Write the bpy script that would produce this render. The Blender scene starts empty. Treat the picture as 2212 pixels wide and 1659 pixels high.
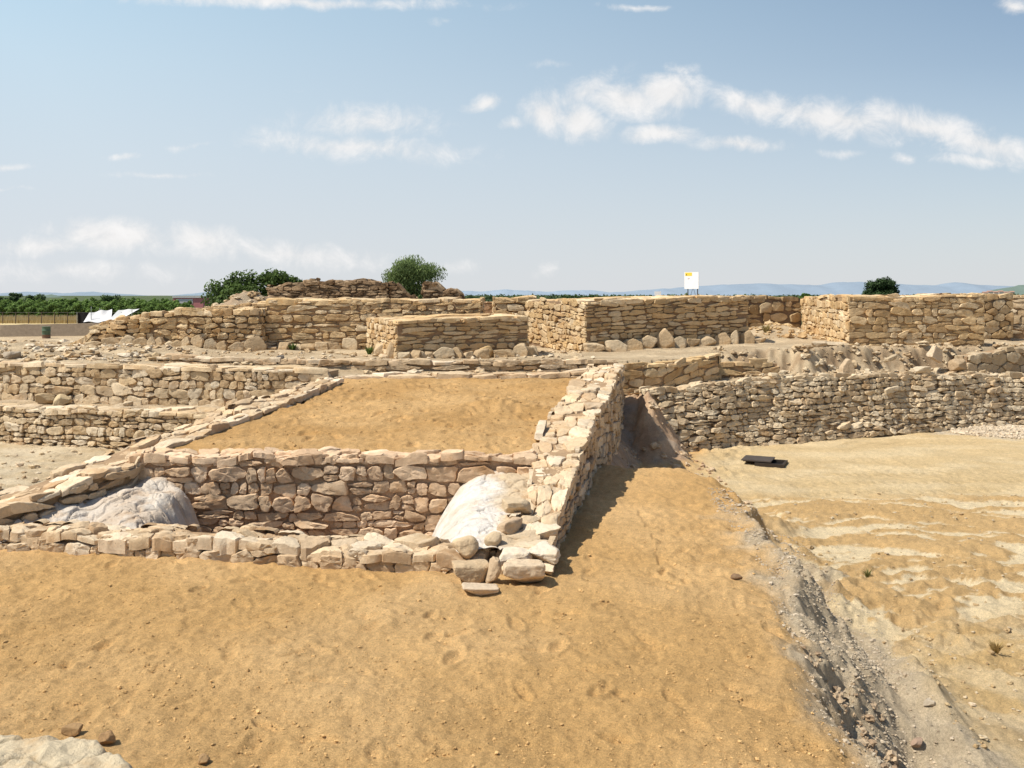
import bpy, math, random
import numpy as np

# ------------------------------------------------------------------ basics
R = np.random.RandomState(11)
random.seed(5)
SC = bpy.context.scene
COL = SC.collection
H = 3.3                    # camera height over the sand (m)
FPX, CX, HY = 2000.0, 1106.0, 638.0
def sx(px, Y): return (px - CX) / FPX * Y          # metres to the side at depth Y
def depth_at(py, z): return FPX * (H - z) / (py - HY)
def hz(py, Y): return H - (py - HY) * Y / FPX      # height seen at row py, depth Y

_P = np.random.RandomState(3).permutation(512)
_P = np.concatenate([_P, _P, _P])
_A = np.random.RandomState(4).rand(512) * 2 * np.pi
_G2x, _G2y = np.cos(_A), np.sin(_A)
_g3 = np.random.RandomState(9).randn(512, 3); _g3 /= np.linalg.norm(_g3, axis=1, keepdims=True)
def perlin2(x, y):
    x = np.asarray(x, float); y = np.asarray(y, float)
    xi = np.floor(x).astype(np.int64); yi = np.floor(y).astype(np.int64)
    xf = x - xi; yf = y - yi
    u = xf*xf*xf*(xf*(xf*6-15)+10); v = yf*yf*yf*(yf*(yf*6-15)+10)
    xi &= 511; yi &= 511
    def g(a, b, fx, fy):
        h = _P[_P[(xi+a) & 511] + ((yi+b) & 511)]
        return _G2x[h]*fx + _G2y[h]*fy
    n00 = g(0,0,xf,yf); n10 = g(1,0,xf-1,yf); n01 = g(0,1,xf,yf-1); n11 = g(1,1,xf-1,yf-1)
    a = n00+u*(n10-n00); b = n01+u*(n11-n01)
    return (a+v*(b-a))*1.5
def fbm2(x, y, o=4, lac=2.03, gain=.5):
    s = 0; a = 1.0
    for i in range(o):
        s = s + a*perlin2(x+17.3*i, y-9.1*i); x = x*lac; y = y*lac; a *= gain
    return s
def perlin3(p):
    pi = np.floor(p).astype(np.int64); f = p - pi
    w = f*f*f*(f*(f*6-15)+10); pi &= 511
    out = 0
    for i in (0,1):
        for j in (0,1):
            for k in (0,1):
                h = _P[_P[_P[(pi[...,0]+i)&511]+((pi[...,1]+j)&511)]+((pi[...,2]+k)&511)]
                g = _g3[h]
                d = g[...,0]*(f[...,0]-i)+g[...,1]*(f[...,1]-j)+g[...,2]*(f[...,2]-k)
                wx = w[...,0] if i else 1-w[...,0]
                wy = w[...,1] if j else 1-w[...,1]
                wz = w[...,2] if k else 1-w[...,2]
                out = out + d*wx*wy*wz
    return out*1.5
def sstep(a, b, x):
    t = np.clip((x-a)/(b-a), 0, 1); return t*t*(3-2*t)
def lerp(a, b, t): return a+(b-a)*t

# ------------------------------------------------------------------ mesh helper
def mesh_obj(name, V, faces, mat, parent=None, cols=None, smooth=True, sharp=0):
    """faces: list of int arrays (n,3) or (n,4)"""
    V = np.ascontiguousarray(V, dtype=np.float32)
    me = bpy.data.meshes.new(name)
    faces = [np.asarray(f, dtype=np.int32) for f in faces if len(f)]
    nl = sum(f.size for f in faces); nf = sum(len(f) for f in faces)
    me.vertices.add(len(V)); me.vertices.foreach_set('co', V.ravel())
    me.loops.add(nl); me.polygons.add(nf)
    me.loops.foreach_set('vertex_index', np.concatenate([f.ravel() for f in faces]))
    tot = np.concatenate([np.full(len(f), f.shape[1], np.int32) for f in faces])
    st = np.concatenate([[0], np.cumsum(tot)[:-1]]).astype(np.int32)
    me.polygons.foreach_set('loop_start', st)
    try: me.polygons.foreach_set('loop_total', tot)
    except Exception: pass
    me.polygons.foreach_set('use_smooth', np.full(nf, smooth, dtype=bool))
    me.update(calc_edges=True); me.validate()
    if cols is not None:
        a = me.color_attributes.new('Col', 'FLOAT_COLOR', 'POINT')
        c = np.ones((len(V), 4), np.float32); c[:, :cols.shape[1]] = cols
        a.data.foreach_set('color', c.ravel())
    me.materials.append(mat)
    if sharp: me.set_sharp_from_angle(angle=math.radians(sharp))
    o = bpy.data.objects.new(name, me); COL.objects.link(o)
    if parent is not None: o.parent = parent
    return o
def empty(name, loc=(0,0,0)):
    o = bpy.data.objects.new(name, None); o.location = loc; o.empty_display_size = .3
    COL.objects.link(o); return o
def tag(o, label, cat, group=None, kind=None):
    if label: o['label'] = label
    if cat: o['category'] = cat
    if group: o['group'] = group
    if kind: o['kind'] = kind
    return o
class MB:
    def __init__(s): s.v = []; s.q = []; s.t = []; s.c = []; s.n = 0
    def add(s, V, quads=None, tris=None, col=None):
        V = np.asarray(V, float).reshape(-1, 3)
        if quads is not None and len(quads): s.q.append(np.asarray(quads)+s.n)
        if tris is not None and len(tris): s.t.append(np.asarray(tris)+s.n)
        s.v.append(V); s.n += len(V)
        if col is None: col = (1,1,1)
        col = np.asarray(col, float)
        s.c.append(np.broadcast_to(col, (len(V), 3)) if col.ndim == 1 else col)
    def box(s, c, d, rz=0, col=None, M=None):
        p = np.array([[a,b,e] for a in (-.5,.5) for b in (-.5,.5) for e in (-.5,.5)])*np.array(d)
        if rz:
            cs, sn = math.cos(rz), math.sin(rz)
            p = np.c_[p[:,0]*cs-p[:,1]*sn, p[:,0]*sn+p[:,1]*cs, p[:,2]]
        s.add(p+np.array(c), [[0,1,3,2],[4,6,7,5],[0,4,5,1],[2,3,7,6],[0,2,6,4],[1,5,7,3]], None, col)
    def tube(s, pts, rad, n=8, col=None):
        pts = np.asarray(pts, float); rad = np.broadcast_to(rad, (len(pts),))
        V = []
        for i in range(len(pts)):
            t = pts[min(i+1, len(pts)-1)]-pts[max(i-1, 0)]; t = t/np.linalg.norm(t)
            a = np.cross(t, [0,0,1] if abs(t[2]) < .9 else [1,0,0]); a /= np.linalg.norm(a); b = np.cross(t, a)
            for k in range(n):
                th = 2*np.pi*k/n; V.append(pts[i]+rad[i]*(np.cos(th)*a+np.sin(th)*b))
        q = [[i*n+k, i*n+(k+1) % n, (i+1)*n+(k+1) % n, (i+1)*n+k] for i in range(len(pts)-1) for k in range(n)]
        m = len(V); V += [pts[0], pts[-1]]
        t = [[m, (k+1) % n, k] for k in range(n)]+[[m+1, (len(pts)-1)*n+k, (len(pts)-1)*n+(k+1) % n] for k in range(n)]
        s.add(V, q, t, col)
    def build(s, name, mat, parent=None, smooth=False, sharp=0):
        f = []
        if s.q: f.append(np.concatenate(s.q))
        if s.t: f.append(np.concatenate(s.t))
        return mesh_obj(name, np.concatenate(s.v), f, mat, parent, np.concatenate(s.c), smooth, sharp)

# ------------------------------------------------------------------ materials
def new_mat(name):
    m = bpy.data.materials.new(name); m.use_nodes = True
    nt = m.node_tree; nt.nodes.clear()
    out = nt.nodes.new('ShaderNodeOutputMaterial'); b = nt.nodes.new('ShaderNodeBsdfPrincipled')
    nt.links.new(b.outputs[0], out.inputs[0])
    b.inputs['Specular IOR Level'].default_value = .15
    b.inputs['Roughness'].default_value = .95
    return m, nt, b
def nd(nt, typ, **kw):
    n = nt.nodes.new(typ)
    for k, v in kw.items(): setattr(n, k, v)
    return n
def math_n(nt, op, a, b=None, clamp=False):
    n = nd(nt, 'ShaderNodeMath', operation=op, use_clamp=clamp)
    for i, x in enumerate((a, b)):
        if x is None: continue
        if hasattr(x, 'links') or hasattr(x, 'is_linked'): nt.links.new(x, n.inputs[i])
        else: n.inputs[i].default_value = x
    return n.outputs[0]
def noise_n(nt, vec, scale, detail=4, rough=.55, dist=0.0):
    n = nd(nt, 'ShaderNodeTexNoise'); n.inputs['Scale'].default_value = scale
    n.inputs['Detail'].default_value = detail; n.inputs['Roughness'].default_value = rough
    n.inputs['Distortion'].default_value = dist
    if vec is not None: nt.links.new(vec, n.inputs['Vector'])
    return n.outputs['Fac']
def maprange(nt, x, a, b, c, d):
    n = nd(nt, 'ShaderNodeMapRange'); nt.links.new(x, n.inputs[0])
    for i, v in enumerate((a, b, c, d)): n.inputs[i+1].default_value = v
    return n.outputs[0]
def mixcol(nt, fac, a, b, blend='MIX'):
    n = nd(nt, 'ShaderNodeMix', data_type='RGBA', blend_type=blend)
    for s, x in ((0, fac), (6, a), (7, b)):
        if hasattr(x, 'is_linked'): nt.links.new(x, n.inputs[s])
        elif s == 0: n.inputs[0].default_value = x
        else: n.inputs[s].default_value = (*x, 1)
    return n.outputs[2]
def attr_mat(name, noise_scales=((6, .5), (30, .35)), amp=.30, bump=((40, .3, .02), (160, .2, .006)), rough=.95,
             stain=None, spots=None):
    m, nt, b = new_mat(name)
    pos = nd(nt, 'ShaderNodeTexCoord').outputs['Object']
    col = nd(nt, 'ShaderNodeVertexColor', layer_name='Col').outputs['Color']
    tot = None
    for s, w in noise_scales:
        n = math_n(nt, 'MULTIPLY', math_n(nt, 'SUBTRACT', noise_n(nt, pos, s, 5, .6), .5), w*2*2)
        tot = n if tot is None else math_n(nt, 'ADD', tot, n)
    fac = math_n(nt, 'ADD', math_n(nt, 'MULTIPLY', tot, amp), 1.0)
    g = nd(nt, 'ShaderNodeVectorMath', operation='SCALE'); nt.links.new(col, g.inputs[0]); nt.links.new(fac, g.inputs['Scale'])
    c = g.outputs[0]
    if stain:
        sc_, lo, hi, tint = stain
        c = mixcol(nt, maprange(nt, noise_n(nt, pos, sc_, 6, .65), lo, hi, 0, 1), c, mixcol(nt, 1.0, c, tint, 'MULTIPLY'))
    if spots:
        sc_, lo, hi, tint = spots
        c = mixcol(nt, maprange(nt, noise_n(nt, pos, sc_, 3, .5), lo, hi, 0, .8), c, tint)
    nt.links.new(c, b.inputs['Base Color'])
    b.inputs['Roughness'].default_value = rough
    last = None
    for s, st, dist in bump:
        bn = nd(nt, 'ShaderNodeBump'); bn.inputs['Strength'].default_value = st; bn.inputs['Distance'].default_value = dist
        nt.links.new(noise_n(nt, pos, s, 5, .65), bn.inputs['Height'])
        if last is not None: nt.links.new(last, bn.inputs['Normal'])
        last = bn.outputs[0]
    if last is not None: nt.links.new(last, b.inputs['Normal'])
    return m
M_STONE = attr_mat('stone', ((3.5, .5), (18, .4), (70, .25)), .33, ((14, .35, .05), (60, .45, .02), (220, .35, .006)),
                   stain=(2.2, .52, .75, (.80, .66, .50)), spots=(55, .66, .74, (.20, .15, .10)))
M_MORTAR = attr_mat('mortar', ((5, .5), (40, .4)), .35, ((25, .6, .04), (120, .5, .01)))
M_GROUND = attr_mat('soil', ((.8, .30), (9, .4), (45, .7), (130, .9)), .36, ((20, .30, .05), (75, .75, .03), (200, .9, .012)))
M_PLASTER = attr_mat('lime_plaster', ((3, .5), (16, .5), (70, .3)), .20, ((7, .5, .08), (30, .5, .03), (120, .4, .008)),
                     stain=(3.0, .5, .7, (.82, .70, .58)))
M_ROCK = attr_mat('boulder_rock', ((3, .5), (16, .4), (80, .3)), .30, ((9, .45, .06), (45, .5, .02), (200, .4, .006)),
                  stain=(2.5, .5, .75, (.82, .70, .55)), spots=(45, .67, .75, (.22, .17, .11)))
M_RUIN = attr_mat('old_ruin_stone', ((2.0, .5), (9, .5)), .45, ((6, .6, .1), (30, .5, .03)), stain=(.9, .45, .62, (.32, .26, .20)))
M_PEBBLE = attr_mat('pebbles', ((30, .5),), .3, ((90, .4, .01),))
M_HILL = attr_mat('far_hill', ((.004, .5), (.02, .4)), .12, ())
M_PAINT = attr_mat('painted', ((4, .5),), .08, (), rough=.6)
M_METAL = attr_mat('dark_metal', ((6, .5), (40, .4)), .3, ((60, .2, .004),), rough=.55)
M_CLOTH = attr_mat('cloth', ((3, .5),), .12, ((5, .3, .05),), rough=.85)
M_BARK = attr_mat('bark', ((4, .5), (20, .5)), .4, ((20, .5, .04),))
def leaf_mat():
    m, nt, b = new_mat('leaf')
    col = nd(nt, 'ShaderNodeVertexColor', layer_name='Col').outputs['Color']
    nt.links.new(col, b.inputs['Base Color']); b.inputs['Roughness'].default_value = .6
    t = nd(nt, 'ShaderNodeBsdfTranslucent'); nt.links.new(col, t.inputs[0])
    mx = nd(nt, 'ShaderNodeMixShader'); mx.inputs[0].default_value = .3
    nt.links.new(b.outputs[0], mx.inputs[1]); nt.links.new(t.outputs[0], mx.inputs[2])
    nt.links.new(mx.outputs[0], nt.nodes['Material Output'].inputs[0])
    return m
M_LEAF = leaf_mat()

# ------------------------------------------------------------------ the lie of the land
def polyline_dist(x, y, pts):
    """signed distance to a polyline (positive on the right hand side of travel) and arclength"""
    best = np.full(np.shape(x), 1e9); sg = np.zeros(np.shape(x)); arc = np.zeros(np.shape(x)); s0 = 0
    n = len(pts)-1
    for i in range(n):
        ax, ay = pts[i]; bx, by = pts[i+1]; dx, dy = bx-ax, by-ay; L = math.hypot(dx, dy)
        t = ((x-ax)*dx+(y-ay)*dy)/(L*L)
        tc = np.clip(t, None if i == 0 else 0, None if i == n-1 else 1)
        qx, qy = ax+dx*tc, ay+dy*tc
        d = np.hypot(x-qx, y-qy); cr = (x-ax)*dy-(y-ay)*dx
        m = d < best
        best = np.where(m, d, best); sg = np.where(m, np.sign(cr), sg); arc = np.where(m, s0+tc*L, arc); s0 += L
    return best*sg, arc
def inside(x, y, poly):
    r = np.zeros(np.shape(x), bool); n = len(poly)
    for i in range(n):
        x0, y0 = poly[i]; x1, y1 = poly[(i+1) % n]
        c = ((y0 > y) != (y1 > y)) & (x < (x1-x0)*(y-y0)/((y1-y0) if y1 != y0 else 1e-9)+x0)
        r ^= c
    return r
RIDGE = [(2.2,-20),(2.3,5),(2.4,7.5),(2.72,9.6),(2.98,11.2),(3.12,12.5),(3.10,13.8),(3.2,15),(3.4,16.8),(3.3,18.2),(3.1,19.5),(3.4,22),(4.0,24.2),(4.6,26)]
R_LINE = [(3.85,24.98),(8,26.9),(13,29.2),(17.2,31.0),(26,34.5)]          # foot of the long retaining wall
R_TOPZ = ([3.85,8,13,17.2,26], [.66,.88,.78,.60,.5])
L1 = [(-26,27.4),(-16,25.0),(-13.5,24.4),(-7.05,22.8),(-4.4,22.15)]
L2 = [(-26,26.0),(-16,23.5),(-12.5,22.6),(-8.8,21.6),(-5.0,20.6)]
LW = [(-4.15,22.3),(-5.0,18.5),(-5.95,15.3),(-6.1,14.2),(-6.55,13.1),(-7.0,12.1)]   # middle line of the sloping left wall
DW = [(.12,11.0),(.75,14.3),(2.15,22.3)]                                            # middle line of the right wall
PIT = [(-6.75,12.35),(-2.8,11.85),(.05,11.3),(.5,14.45),(-6.1,14.6)]
PLAT = [(-5.85,14.75),(.55,14.75),(2.1,22.3),(-4.15,22.3)]
TRACK_C = (13.2, 23.9)
def tyre(x, y, cx, cy, r, w=.22):
    d = np.hypot(x-cx, y-cy)-r
    a = np.arctan2(y-cy, x-cx)*r
    m = np.exp(-(d/w)**4)
    tread = np.sin(a*26+np.sign(d)*1.2+np.abs(d)*14)
    return m, tread, np.exp(-((np.abs(d)-w*1.25)/.07)**2)
_FP = np.random.RandomState(21)
PRINTS = []
for i in range(150):
    yy = 6.2+_FP.rand()**1.2*6.5; xx = _FP.uniform(-4.5-.35*(yy-5), 2.9)
    PRINTS.append((xx, yy, _FP.uniform(0, 6.28), _FP.uniform(.12,.19), _FP.uniform(.045,.07), _FP.uniform(.012,.035)))
for i in range(120):
    yy = _FP.uniform(15.2, 21.6); xx = _FP.uniform(-4.6, 1.2)
    PRINTS.append((xx, yy, _FP.uniform(0, 6.28), .17, .08, _FP.uniform(.02,.045)))

def land(x, y, detail=True):
    """height and colour of the ground at (x, y)"""
    x = np.asarray(x, float); y = np.asarray(y, float)
    lf = fbm2(x*.35, y*.35, 3)
    # --- the sand terrace in front
    z = .03*lf + .0*x
    C = np.empty(x.shape+(3,))
    SAND = np.array([.595,.362,.146]); SAND2 = np.array([.69,.448,.21]); PALE = np.array([.60,.47,.27]); GREY = np.array([.47,.38,.265])
    EARTH = np.array([.47,.355,.225]); PINK = np.array([.45,.30,.19]); CLAY = np.array([.74,.60,.385])
    C[...] = lerp(SAND, SAND2, sstep(-.7, 1.0, lf)[...,None])
    wall_dr, _ = polyline_dist(x, y, DW)
    # --- lower ground to the right of the ridge
    rd, _ = polyline_dist(x, y, [(p[0], p[1]) for p in RIDGE])     # + = right side
    rn = rd + .22*fbm2(x*.9, y*.6, 4)
    wid = np.interp(y, [4,10,17,18.5,20,25], [1.3,2.0,1.5,1.2,.8,.5])
    low = sstep(-.1, 1, rn/wid)
    zlow = -1.0+.05*fbm2(x*.3+9, y*.3, 3)
    # ravine below the ridge: a grey gully parallel with it
    gm = np.exp(-((rn-.95)/.35)**2)*sstep(17, 14, y)
    zr = lerp(z, zlow, low)
    zr = zr - .22*gm + np.where(rn > 0, .10*np.abs(fbm2(x*2.2, y*1.4, 4))*sstep(0,.4,rn)*sstep(2.6,1.2,rn), 0)
    spur = lerp(lerp(0, -.10, sstep(0, .4, rn))+.13*np.exp(-((rn-.36)/.16)**2), -1.04, np.clip((rn+.05*fbm2(x*4,y*4,2)-.40)/.50, 0, 1))
    spur = spur+.24*sstep(1.15,1.5,rn)*sstep(2.0,1.5,rn)*np.clip(.4+fbm2(x*1.6,y*1.6,4),0,1.2)*sstep(11.5,13,y)
    ws = sstep(10.1, 11.2, y)*sstep(15.4, 14.2, y); zr = lerp(zr, spur+.05*fbm2(x*3,y*3,3), ws)
    near_drop = sstep(6.0,6.6,y)*sstep(9.6,8.6,y)*np.clip((rn+.10*fbm2(x*5,y*5,3)-.38)/.22,0,1)*sstep(1.8,1.0,rn); zr = zr-.27*near_drop
    hump = (1-ws)*np.exp(-((rn-1.55)/.28)**2)*sstep(15.5, 14, y)*sstep(6, 9, y)*(.16+.14*perlin2(x*.8, y*.8))
    zr = zr+hump
    # push-ups of sand on the lower ground (loader marks sweep round a centre)
    cx, cy = 6.2, 10.6
    rr = np.hypot(x-cx, y-cy); th = np.arctan2(y-cy, x-cx)
    stre = fbm2(rr*1.7+.7*fbm2(x*.5, y*.5, 3), th*1.9+4+.4*fbm2(x*.4,y*.4+7,2), 5)
    zone = sstep(20.4, 18.8, y+.5*lf)*sstep(9.4, 11.2, y-.18*(x-4)+.6*lf)*sstep(.9, 1.7, rn)
    zr = zr+zone*(.08*np.clip(stre, -.3, .9)+.03*fbm2(x*3,y*3,3)*(stre > 0)+.03)
    near = sstep(12.5, 10.5, y-.25*(x-4))*sstep(1.2, 2.4, rn)
    zr = zr+.025*near*fbm2(x*2.6, y*2.6, 3)
    sandheap = np.exp(-((rn-.9)/.6)**2)*sstep(14.4, 16, y)*sstep(19.5, 18, y)
    zr = zr+.25*sandheap*(.7+.5*perlin2(x*1.3, y*1.3))
    right = rd > -1.2
    z = np.where(right, zr, z)
    # colours right
    c_low = lerp(np.array([.62,.46,.25]), np.array([.70,.545,.325]), sstep(-.5,.8,fbm2(x*.5, y*.9+3, 4))[...,None])
    smear = sstep(-.20, -.03, stre+.25*fbm2(rr*5, th*3, 3))
    c_zone = lerp(np.array([.54,.345,.15]), CLAY, (1-smear)[...,None])
    c = lerp(c_low, c_zone, (zone*.85)[...,None])
    c = lerp(c, lerp(np.array([.65,.49,.28]), np.array([.56,.385,.18]), sstep(-.3,.5,fbm2(x*1.1,y*1.6,4))[...,None]), near[...,None])
    grav = sstep(1.75, 1.0, rn+.6*fbm2(x*.8, y*.8, 3)-np.interp(y,[7,9.5,11],[.5,.4,0]))*sstep(15.8, 14.2, y)
    grav = np.maximum(grav, sstep(1.6,.4,np.hypot((x-4.6)/.8, (y-8.6)/1.1)+.5*fbm2(x,y,3))*.35)
    c = lerp(c, lerp(GREY, np.array([.54,.44,.31]), sstep(-.6,.6,fbm2(x*3,y*3,3))[...,None]), (grav*.9)[...,None])
    gv2 = sstep(1.2, .6, np.hypot((x-17.2)/3.6, (y-29.2)/1.5)+.3*fbm2(x,y,3))
    c = lerp(c, np.array([.52,.49,.44]), gv2[...,None])
    c = lerp(c, np.array([.54,.34,.145]), (sandheap*.95)[...,None])
    top = sstep(.45, -.15, rn+.25*fbm2(x*1.7, y*1.7, 3))
    cr = lerp(c, C, np.maximum(top, sstep(12,15,y)*sstep(1.2,.5,rn))[...,None])
    C = np.where(right[...,None], cr, C)
    # tyre rings on the pale yard
    if detail:
        yard = sstep(.6, 1.4, rn)*sstep(17.5, 19.5, y)*sstep(40, 33, y)
        for r_, cx_, cy_ in ((3.5,13.2,24.0),(4.1,13.0,24.1),(7.6,12.4,21.8)):
            m, t, e = tyre(x, y, cx_, cy_, r_)
            z = z+yard*np.clip(.35+.9*fbm2(x*.5+r_,y*.5,2),0,1)*(-.02*m+.012*m*t+.02*e)
            C = lerp(C, np.array([.44,.31,.155]), (yard*np.clip(.35+.9*fbm2(x*.5+r_,y*.5,2),0,1)*(.40*e+.25*m*(t > .1)))[...,None])
        for ox in (0, .9, 1.9):                                    # long wheel marks running to the right
            d = (y-(20.3+ox))-.12*(x-8)+.02*(x-8)**2
            m = np.exp(-(d/.2)**4)*sstep(5.5, 7, x)
            z = z-.02*m+.010*m*np.sin(x*26)
            C = lerp(C, np.array([.45,.32,.16]), (.4*m*(np.sin(x*26+d*8) > 0))[...,None])
    # --- rocky ramp in the passage between the right wall and the retaining wall
    chan = (wall_dr > 0) & (y > 17.2) & (x < 5.2) & (y < 27)
    fl = np.interp(y, [18,20,22.5,24,24.9,25.7], [-.08,-.18,-.18,-.30,-.05,.50])-np.interp(y, [18,20,22.5,24,25.3], [.9,.98,1.1,.75,.0])*sstep(.15,1.30,wall_dr)
    fl = fl+.06*fbm2(x*1.3, y*1.1, 4)+.03*fbm2(x*5, y*4, 3)
    fl = lerp(fl, -1.03, sstep(3.45, 3.95, x+.08*fbm2(y*2,x*2,3)))
    bx = x+.10*fbm2(y*2, x*2, 3)
    bankz = -1.0+1.66*np.clip((4.72-bx)/1.0, 0, 1)*sstep(2.75, 3.75, bx)*np.clip((y+.10*fbm2(x*2,y*2,3)-.15*(x-4)-22.9)/2.0, 0, 1)
    bankz = bankz+.035*fbm2(x*4,y*4,3)*sstep(-1,-.8,bankz)
    fl = np.maximum(np.maximum(fl, -1.02), bankz)
    kz = sstep(17.7, 19.0, y+.25*(x-2.2)+.3*fbm2(x*1.2,y*1.2,3))
    zc = lerp(z, fl, kz)
    z = np.where(chan, zc, z)
    yard_k = sstep(-.80, -.97, fl)
    rockc = lerp(PINK, np.array([.56,.40,.26]), sstep(-.6,.7,fbm2(x*1.6,y*1.6,5))[...,None])
    rockc = lerp(rockc, np.array([.40,.33,.26]), (.6*sstep(.0,.5,fbm2(x*.9+5,y*2.2,4)))[...,None])
    cc = lerp(C, lerp(rockc, C, yard_k[...,None]), kz[...,None])
    C = np.where(chan[...,None], cc, C)
    # --- left ground, lower walls and terraces
    ld, _ = polyline_dist(x, y, LW)                                # travel is towards the camera: right hand = -x
    left = (ld > 0) & (y > 8) & (x < -3.5)
    zl = lerp(.03*lf, -.30, sstep(12.4, 14.2, y-.12*(x+7)))+.03*fbm2(x*.8,y*.8,3)
    z = np.where(left & (y < 27), zl, z)
    cl = lerp(C, lerp(np.array([.55,.425,.265]), np.array([.66,.54,.37]), sstep(-.4,.5,fbm2(x*.5,y*1.1,4))[...,None]), sstep(12.2,13.3,y-.1*(x+7)+.3*lf)[...,None])
    C = np.where(left[...,None], cl, C)
    d2, _ = polyline_dist(x, y, L2); d1, _ = polyline_dist(x, y, L1)
    up2 = left & (d2 < -.25)
    z = np.where(up2, .54+.05*fbm2(x*.9, y*.9, 3), z)
    C = np.where(up2[...,None], lerp(EARTH, np.array([.56,.44,.30]), sstep(-.4,.6,fbm2(x*.9,y*.9,3))[...,None]), C)
    # --- platform and pit
    p = inside(x, y, PLAT)
    zp = .74+(y-14.7)/(22.2-14.7)*.56+.02*fbm2(x*.8,y*.8,3)+.16*np.exp(-((x+.2)/.8)**2-((y-18.6)/.55)**2)*(1+.5*fbm2(x*3,y*3,3))
    z = np.where(p, zp, z)
    C = np.where(p[...,None], lerp(SAND*np.array([.86,.83,.80]), SAND2*np.array([.88,.85,.80]), sstep(-.7,.9,lf+.5*fbm2(x*.9,y*1.6,3))[...,None]), C)
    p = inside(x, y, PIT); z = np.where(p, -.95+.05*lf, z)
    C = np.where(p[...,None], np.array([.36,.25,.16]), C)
    # --- terrace the old fort stands on
    back = ((y > 22.3) & (x < np.where(y < 25.8, x-wall_dr, 2.2)) & (x >= -4.4)) | ((d1 < -.35) & (x < -4.4))
    zt = 1.35+.05*fbm2(x*.6, y*.6, 3)
    zt = np.where((y < 26.0) & (x > -7), 1.16, zt)
    trench_d, _ = polyline_dist(x, y, R_LINE)
    cw = np.interp(x, [2.0,2.85,4.2,5.4,6.1], [25.9,25.9,26.2,26.75,27.2])
    beh = (trench_d < -.85) & (x > 4.3) & (y > 25.6)
    cut = 29.0+.10*(x-8)+.35*fbm2(x*.9, 3+0*y, 3)+.12*fbm2(x*2.5, y*2.5, 2)
    cut = np.where(x < 8.5, np.maximum(cut, 28.8), cut)
    cut = np.maximum(cut, np.interp(x, [p[0] for p in R_LINE], [p[1] for p in R_LINE])+1.65+.3*fbm2(x*.9, 3+0*y, 3))
    sc = sstep(0, .8, y-cut)
    rise = 1.35+.026*np.clip(x, 0, 9)-.012*np.clip(x-9, 0, 12)+.55*np.exp(-((x-10.6)/1.7)**2-((y-37.4)/1.9)**2)+.05*fbm2(x*.6,y*.6,3)
    ztr = np.interp(x, *R_TOPZ)-.03
    zb = lerp(ztr+.05*fbm2(x*1.5,y*1.5,3), rise+0*x, sc)+.16*fbm2(x*2.1,y*2.1,4)*np.exp(-((y-cut-.3)/.6)**2)
    z = np.where(back, zt, z)
    z = np.where(beh, zb, z)
    hi = (x > 2) & (x < 6.15) & (y > cw+.35); z = np.where(hi, rise, z)
    z = np.where((y > 33) & (x > 2), rise, z)
    tc = lerp(EARTH, np.array([.57,.445,.29]), sstep(-.5,.6,fbm2(x*.5,y*.8,4))[...,None])
    allb = back | beh | hi | ((y > 33) & (x > 2))
    C = np.where(allb[...,None], tc, C)
    C = np.where((beh & (x > 7))[...,None], lerp(tc, np.array([.36,.25,.15]), (np.exp(-((y-cut-.3)/.55)**2)*sstep(-.6,.5,fbm2(x*2,y*2,3)))[...,None]), C)
    # rubble slope, far left
    rub = sstep(-9.5, -12, x)*sstep(24.5, 26, y)*sstep(46, 38, y)
    z = z+np.where(back, rub*(.15+.10*fbm2(x*1.2,y*1.2,3)), 0)
    # ground behind the fort falls away to the plain
    fall = sstep(38, 62, y)
    z = np.where(y > 36, lerp(z, 0.0+.0*x, fall), z)
    z = np.where((x < -11) & (y > 33), lerp(z, 0, sstep(33, 60, y)*sstep(-11,-16,x)), z)
    # spoil heap behind the west wall
    mound = 2.5*np.exp(-((x+13.6)/2.3)**2-((y-46.5)/3.4)**2)+1.35*np.exp(-((x+9.6)/2.8)**2-((y-48)/4)**2)+1.25*np.exp(-((x+5)/2.6)**2-((y-49)/4)**2)
    mound = mound*(1+.12*fbm2(x*.7,y*.7,4)); z = z+np.where(y > 35, mound, 0)
    C = np.where(((mound > .3) & (y > 36))[...,None], lerp(np.array([.36,.26,.17]), np.array([.48,.38,.26]), sstep(-.4,.6,fbm2(x*.9,y*.9,4))[...,None]), C)
    # the plain
    fld = sstep(60, 85, y-np.where(x < -10, 22, 0))
    band = fbm2(x*.012, y*.02, 3)
    C = lerp(C, lerp(lerp(np.array([.30,.27,.12]), np.array([.09,.115,.05]), sstep(118,140,y)[...,None]), np.array([.08,.105,.045]), sstep(-.2,.25,band)[...,None]), fld[...,None])
    dry = (y > 80) & (y < 128) & (x < -25)
    C = np.where(dry[...,None], lerp(np.array([.52,.40,.19]), np.array([.60,.47,.25]), sstep(-.3,.4,fbm2(x*.2,y*.2,3))[...,None]), C)
    z = np.where(y > 150, z*0-.2, z)
    if detail:
        amp = np.where(y < 24, 1.0, .6)*sstep(60, 40, y)
        sandy = (rn < .3) & (y < 26)
        zz = .026*fbm2(x*1.9+31, y*1.5, 4)+.012*fbm2(x*7, y*5, 3)
        zz = zz+.010*fbm2(x*4.3+.8*fbm2(x,y,2), y*3.1+12, 3)-.012*np.abs(perlin2(x*2.1+9+.5*fbm2(x*3,y*3,2), y*5.7))+.006*fbm2(x*11, y*8, 2)+.010*np.maximum(fbm2(x*13+7,y*11,2)-.25,0)+.007*perlin2(x*1.1+.7*perlin2(x*.5,y*.5), y*13+3*perlin2(x*.45,y*.4))*sstep(-.2,.5,perlin2(x*.6+3,y*.6))
        zz = zz+.012*np.maximum(fbm2(x*3.1, y*3.1+50, 3), 0)**1.5
        z = z+amp*zz*np.where(sandy, 1.0, .8)
    return z, C
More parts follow.
